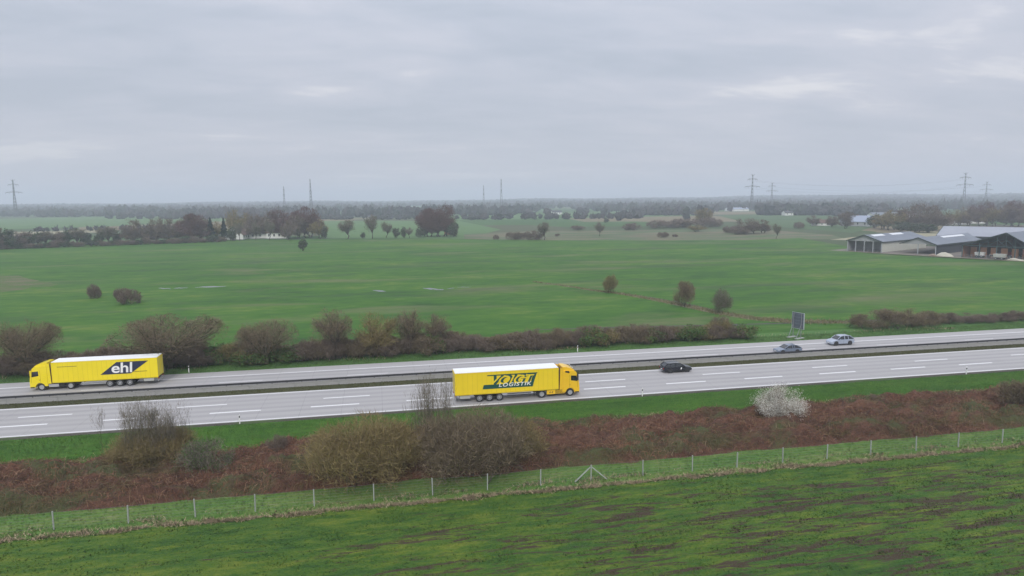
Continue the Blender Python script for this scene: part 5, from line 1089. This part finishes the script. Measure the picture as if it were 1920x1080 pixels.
# the roofline behind and the houses
def house(name, label, px, py, ang_, w_, d_, eave, ridge, wallm, roofm, cat='house', win=3, gable_m=None):
    x, y = G(px, py); o = empty(name, (x, y, 0), ang_); tag(o, label, cat)
    mb = MB(); mb.box(-w_ / 2, w_ / 2, 0, d_, 0, eave); mb.build('wall', wallm, o)
    for xx in (-w_ / 2 + .002, w_ / 2 - .202):
        mb = MB(); mb.add([(xx, 0, eave), (xx, d_, eave), (xx, d_ / 2, ridge), (xx + .2, 0, eave), (xx + .2, d_, eave), (xx + .2, d_ / 2, ridge)], [(0, 1, 2), (5, 4, 3), (0, 3, 4, 1), (1, 4, 5, 2), (2, 5, 3, 0)])
        mb.build('gable', gable_m or wallm, o)
    for (ya, yb_) in ((-.5, d_ / 2), (d_ + .5, d_ / 2)):
        za = eave - .5 * (ridge - eave) / (d_ / 2); V = [(-w_ / 2 - .4, ya, za), (w_ / 2 + .4, ya, za), (w_ / 2 + .4, yb_, ridge), (-w_ / 2 - .4, yb_, ridge)]
        mb = MB(); mb.hexa(V + [(x_, y_, z_ + .2) for x_, y_, z_ in V]); mb.build('roof', roofm, o)
    for k in range(win):
        xx = -w_ / 2 + w_ * (k + .5) / win; mb = MB(); mb.box(xx - .55, xx + .55, -.03, .05, eave * .35, eave * .78); mb.build('window', glass, o)
    mb = MB(); mb.box(-.3, .3, d_ / 2 - .3, d_ / 2 + .3, ridge - .3, ridge + .9); mb.build('chimney', brick, o)
    return o
rf_red = flat('tile_red', (0.13, 0.075, 0.06), .8, dirt=.2); rf_dk = flat('tile_dark', (0.07, 0.07, 0.075), .8, dirt=.2); rend = flat('white_render', (0.72, 0.71, 0.68), .8, dirt=.06); rf_bl = flat('sheet_roof_blue', (0.30, 0.34, 0.43), .6, dirt=.1)
house('farmhouse', 'white gabled farmhouse under bare trees at the far edge of the meadow', 462, 448, R(78), 11, 13, 3.2, 8.2, rend, rf_red)
house('farm_shed', 'low white barn right of the white farmhouse', 488, 447, R(-8), 15, 9, 3.6, 6.0, rend, rf_red, 'barn', 3)
house('farm_shed', 'long low white barn right end of the white farm', 519, 447, R(-8), 14, 8, 4.0, 6.0, rend, rf_red, 'barn', 4)
house('farmhouse', 'farmhouse with a blue grey sheet roof and an orange brick gable', 1601, 424, R(-62) + 0, 24, 13, 4.0, 8.8, wall_gr, rf_bl, 'house', 4, gable_m=flat('orange_brick', (0.42, 0.17, 0.09), .85))
house('low_house', 'low house with a reddish roof left of the blue roofed farmhouse', 1541, 423, R(-20), 14, 8, 2.4, 5.0, rend, rf_red)
for i, (px, py, a_, w_, d_, wm_, rm_, lab) in enumerate([
    (1700, 408, 10, 30, 12, rend, rf_red, 'pale house row far behind the barns, right one'), (1665, 409, -5, 36, 12, rend, roof_g, 'long pale shed far behind the barns, left one'),
    (1480, 404, 0, 12, 9, rend, rf_dk, 'small white house among trees left of the village'), (1385, 396, 0, 40, 14, rend, rf_bl, 'long white hall in front of the far woods'),
    (1045, 402, 0, 16, 10, rend, rf_dk, 'small pale house in the far fields, centre'), (962, 400, 0, 12, 9, rend, rf_dk, 'tiny white house in the far fields, left of the centre one'), (698, 413, 12, 9, 8, rend, rf_dk, 'tiny white house behind the tall slender lone tree'),
    (1795, 421, -20, 20, 12, rend, roof_l, 'pale roofed farm building behind the blue roofed barn, left'), (1828, 419, -20, 18, 12, rend, roof_l, 'pale roofed farm building behind the blue roofed barn, right'), (846, 440, 0, 9, 6, brick, rf_red, 'small brick shed half hidden by the great russet tree')]):
    house('distant_house', lab, px, py, R(a_), w_, d_, 3.6, 6.4, wm_, rm_, 'house', 2)
# farm yard track, feed piles, cattle barriers, animals
yard = ramp_mat('farm_yard', [(0.3, (0.15, 0.13, 0.11)), (0.7, (0.26, 0.23, 0.20))], [(.2, 1, (1, 1, 1), 0)])
ypts = [fr_(-7, -2.6), fr_(80, -3.4), fr_(80, 75), fr_(46, 75), fr_(-7, 50)]
sheet('farm_yard', [tuple(p) for p in ypts], -0.045, yard)
strip('farm_track', [tuple(fr_(-8, -4.4)), tuple(fr_(30, -5.2)), tuple(fr_(90, -6.0))], [tuple(fr_(-8, -2.8)), tuple(fr_(30, -3.0)), tuple(fr_(90, -3.4))], -0.035, strawg)
rgf = random.Random(4)
cow_m = ramp_mat('cow_hide', [(0.47, (0.03, 0.025, 0.022)), (0.52, (0.55, 0.53, 0.48))], [(1.4, 1, (1, 1, 1), 0)]); cow_b = flat('cow_brown', (0.20, 0.085, 0.045), .8)
def cow(u, v, rz, m, label, group):
    p = fr_(u, v); o = empty('cow', (p[0], p[1], 0), rz); tag(o, label, 'cow', group)
    # body of revolution along x with legs, neck and head, one skin mesh
    me = bpy.data.meshes.new('cow_body')
    J = [((-.75, 0, 1.05), .34), ((-.2, 0, 1.0), .40), ((.4, 0, 1.02), .38), ((.85, 0, 1.15), .24), ((1.15, 0, 1.28), .17), ((1.42, 0, 1.12), .09),
         ((-.78, .22, .55), .11), ((-.82, .22, 0.04), .06), ((-.78, -.22, .55), .11), ((-.82, -.22, 0.04), .06), ((.6, .2, .52), .10), ((.6, .2, .04), .06), ((.6, -.2, .52), .10), ((.6, -.2, .04), .06), ((-1.02, 0, 1.0), .04), ((-1.08, 0, .45), .03)]
    E_ = [(0, 1), (1, 2), (2, 3), (3, 4), (4, 5), (0, 6), (6, 7), (0, 8), (8, 9), (2, 10), (10, 11), (2, 12), (12, 13), (0, 14), (14, 15)]
    me.from_pydata([j[0] for j in J], E_, []); me.materials.append(m); b = link('body', me, o)
    md = b.modifiers.new('skin', 'SKIN'); sv = me.skin_vertices[0].data
    for i_, (_, r_) in enumerate(J): sv[i_].radius = (r_, r_)
    sv[1].use_root = True; b.modifiers.new('sub', 'SUBSURF').levels = 1
    return o
for i, (u, v) in enumerate([(52, 6), (55, 9), (58, 4), (61, 7), (64, 5), (66, 9), (69, 6), (71, 4.5)]):
    cow(u, v, ang + rgf.uniform(-2.5, 2.5), cow_b if i in (1, 3) else cow_m, 'brown cow standing in the open cattle barn' if i in (1, 3) else 'black and white cow standing in the open cattle barn', 'brown cows in the cattle barn' if i in (1, 3) else 'black and white cows in the cattle barn')
def blob_pile(name, label, u, v, w_, d_, h, m, cat, group=None):
    p = fr_(u, v); rg_ = np.random.default_rng(int(u * 10)); V, T = ICO2; J = V * (1 + rg_.normal(size=(len(V), 1)) * .12) * np.array([w_ / 2, d_ / 2, h]); J[:, 2] = np.maximum(J[:, 2], -.05)
    o = link(name, fast_mesh(name, J, T, m)); o.location = (p[0], p[1], 0); o.rotation_euler = (0, 0, ang); tag(o, label, cat, group)
chalk = flat('pale_feed', (0.52, 0.49, 0.40), .9, dirt=.2); 
blob_pile('feed_heap', 'pale heap on the yard left of the cattle barn', 42.5, -.5, 7, 3, 1.5, chalk, 'heap'); blob_pile('feed_heap', 'long pale heap before the right part of the cattle barn', 68, -2.2, 6.5, 1.6, .9, chalk, 'heap'); blob_pile('feed_heap', 'brown heap beside the middle barn front post', 38, -1.5, 3.4, 2, .9, flat('earth_brown', (0.28, 0.21, 0.16), .9), 'heap')
trail_r = flat('trailer_red', (0.35, 0.03, 0.03), .5)
def wagon(u, v, L_, m, label):
    p = fr_(u, v); o = empty('farm_wagon', (p[0], p[1], 0), ang); tag(o, label, 'wagon')
    mb = MB(); mb.hexa([(-L_ / 2 + .2, -1, .9), (L_ / 2 - .2, -1, .9), (L_ / 2 - .2, 1, .9), (-L_ / 2 + .2, 1, .9), (-L_ / 2, -1.2, 2.3), (L_ / 2, -1.2, 2.3), (L_ / 2, 1.2, 2.3), (-L_ / 2, 1.2, 2.3)]); mb.build('tub', m, o, bevel=.05)
    mb = MB(); mb.box(-L_ / 2 + .1, L_ / 2 + 1.4, -.1, .1, .6, .8); mb.build('drawbar', blk, o)
    for s in (-1, 1):
        for xx in (-L_ / 4, L_ / 4): wheel(o, xx, s * .95, .5, .3, rimd, s)
wagon(62, 11, 5.5, trail_r, 'red farm wagon inside the cattle barn'); wagon(54.5, 2.2, 3.4, rend, 'white feed wagon at the left corner of the cattle barn'); wagon(63, -2.4, 4.2, flat('wagon_grey', (0.5, 0.5, 0.46), .6), 'pale grey wagon on the yard before the cattle barn')
# cattle barn's brick bays, set near the front and brightened to look lit; pens
for k in range(6):
    p = fr_(50 + 3.4 * k, 14)
    mb = MB(); mb.box(-1.15, 1.15, 0, .3, 0, 3.9); o = mb.build('brick_bay', flat('bay_orange', (0.62, 0.30, 0.17), .85, dirt=.15)); o.location = (1.9 + 3.7 * k, 7, 0); o.parent = b3
for k in range(9):
    mb = MB()
    for zz in (.4, .75, 1.1): mb.box(0, 2.6, -.03, .03, zz, zz + .07)
    mb.box(-.05, .05, -.05, .05, 0, 1.3); o = mb.build('pen_gate', galv_m, b3); o.location = (.6 + 2.7 * k, 1.2, 0)
for k in range(5):
    mb = MB()
    for zz in (.4, .75, 1.1): mb.box(0, 2.9, -.03, .03, zz, zz + .07)
    mb.box(-.05, .05, -.05, .05, 0, 1.3); o = mb.build('pen_gate', galv_m, b1); o.location = (.4 + 3.0 * k, .6, 0)
# small white animals / bales in the paddock behind
for px, py in ((1541, 438), (1566, 437)):
    pass

# ================================================================= pylons and cables
pyl_m = flat('pylon_steel', (0.085, 0.09, 0.10), .7, .2)
def pylon(px, top_px_above, dist, label, arm_yaw, wide=1.0):
    """top_px_above = pixels above the true horizon"""
    d = fw + RT * (px - 960) / F_PX - UP * (372.5 - (px - 960) * .009 - 540) / F_PX
    k = dist / float(np.dot(d, fw)); x, y = d[0] * k, d[1] * k
    H_ = CAM_H + top_px_above * dist / F_PX; o = empty('power_pylon', (x, y, 0), arm_yaw); tag(o, label, 'pylon')
    mb = MB(); hb = 2.9; t = .48
    z1 = H_ * .62
    for sx in (-1, 1):
        for sy in (-1, 1): mb.bar((sx * hb, sy * hb, 0), (sx * 1.0, sy * 1.0, z1), t, .5)
    mb.build('leg', pyl_m, o)
    mb = MB()
    for sx in (-1, 1):
        for sy in (-1, 1): mb.bar((sx * 1.0, sy * 1.0, z1), (sx * .45, sy * .45, H_ * .97), .5, .4)
    mb.build('tower_top', pyl_m, o)
    mb = MB(); n = 11
    for k_ in range(n):
        za, zb = H_ * k_ / n, H_ * (k_ + 1) / n
        def hwid(z): return hb + (1.0 - hb) * z / z1 if z < z1 else 1.0 + (.45 - 1.0) * (z - z1) / (H_ - z1)
        a_, b_ = hwid(za), hwid(zb)
        for s in (-1, 1):
            mb.bar((-a_, s * a_, za), (b_, s * b_, zb), .2); mb.bar((a_, s * a_, za), (-b_, s * b_, zb), .2); mb.bar((s * a_, -a_, za), (s * b_, b_, zb), .2); mb.bar((s * a_, a_, za), (s * b_, -b_, zb), .2)
    mb.build('lattice', pyl_m, o)
    arms = []
    for zf, al in ((.66, 13.0), (.86, 8.5)):
        mb = MB(); z = H_ * zf
        for s in (-1, 1):
            mb.bar((0, 0, z + 2.4), (s * al, 0, z), .42); mb.bar((0, -.7, z), (s * al, 0, z), .42); mb.bar((0, .7, z), (s * al, 0, z), .42)
            for q_ in (.35, .6, .8): mb.bar((s * al * q_, 0, z), (s * al * q_, 0, z + 1.9 * (1 - q_)), .18)
        mb.build('crossarm', pyl_m, o); arms.append((z, al))
        for s in (-1, 1):
            for q_ in (1.0, .55):
                mb = MB(); mb.cyl((s * al * q_, 0, 0), .18, z - 2.6, z, 6, 'z'); mb.build('insulator', pyl_m, o)
    mb = MB()
    for s in (-1, 1): mb.bar((0, 0, H_ * .94), (s * 3.4, 0, H_), .42)
    mb.build('earth_wire_horn', pyl_m, o)
    return (x, y, arm_yaw, arms, H_)
PYL = {}
for nm, px, tp, dist, lab, yaw in (
    ('a', 28, 44, 1250, 'power pylon with two wide crossarms at the far left', R(5)), ('b', 583, 40, 1250, 'narrow looking power pylon above the farm copse, nearer of the pair', R(88)), ('c', 940, 36.7, 1250, 'narrow looking power pylon at the centre, nearer of the pair', R(80)),
    ('d', 1410, 41.5, 1250, 'power pylon with wide crossarms right of the centre, nearer of the pair', R(-22)), ('e', 1808, 41, 1250, 'tall power pylon above the wood behind the barns', R(-38)),
    ('f', 533, 27, 1650, 'smaller farther power pylon left of the one above the copse', R(88)), ('g', 907, 25, 1650, 'smaller farther power pylon left of the central one', R(80)), ('h', 1447, 25.5, 1650, 'faint farther power pylon right of the wide armed one', R(-22)), ('i', 1849, 24, 1650, 'faint farther power pylon at the far right', R(-38))):
    PYL[nm] = pylon(px, tp, dist, lab, yaw)
cab_m = flat('power_cable', (0.12, 0.125, 0.135), .6)
def span(p, q, label):
    for arm in (0, 1):
        for s in (-1, 1):
            (x, y, a_, ar, H_), (x2, y2, a2, ar2, H2) = PYL[p], PYL[q]; z, al = ar[arm]; z2, al2 = ar2[arm]
            P0 = Vector((x + s * al * math.cos(a_), y + s * al * math.sin(a_), z - 2.6)); P1 = Vector((x2 + s * al2 * math.cos(a2), y2 + s * al2 * math.sin(a2), z2 - 2.6)); mb = MB(); prev = None
            for k in range(13):
                t = k / 12; p_ = P0.lerp(P1, t); p_.z -= 11 * 4 * t * (1 - t)
                if prev is not None: mb.bar(prev, p_, .10)
                prev = p_
            tag(mb.build('power_cable', cab_m), label, 'cable', label.replace('power cable', 'power cables'))
span('d', 'e', 'power cable sagging between the two wide armed pylons at right'); span('h', 'i', 'power cable between the two faint far pylons at right')

# ================================================================= haze
mb = MB(); mb.box(-9000, 10500, -2600, 9000, -1.4, 112.0)
hm = bpy.data.materials.new('haze_air'); hm.use_nodes = True; ht = hm.node_tree; ht.nodes.clear()
ho = ht.nodes.new('ShaderNodeOutputMaterial'); pv = ht.nodes.new('ShaderNodeVolumePrincipled'); pv.inputs['Density'].default_value = 0.00036
pv.inputs['Color'].default_value = (0.83, 0.89, 1.0, 1); pv.inputs['Anisotropy'].default_value = 0.0
ht.links.new(pv.outputs[0], ho.inputs['Volume'])
hz_o = mb.build('haze', hm); tag(hz_o, kind='stuff')
print('faces', sum(len(m.polygons) for m in bpy.data.meshes))
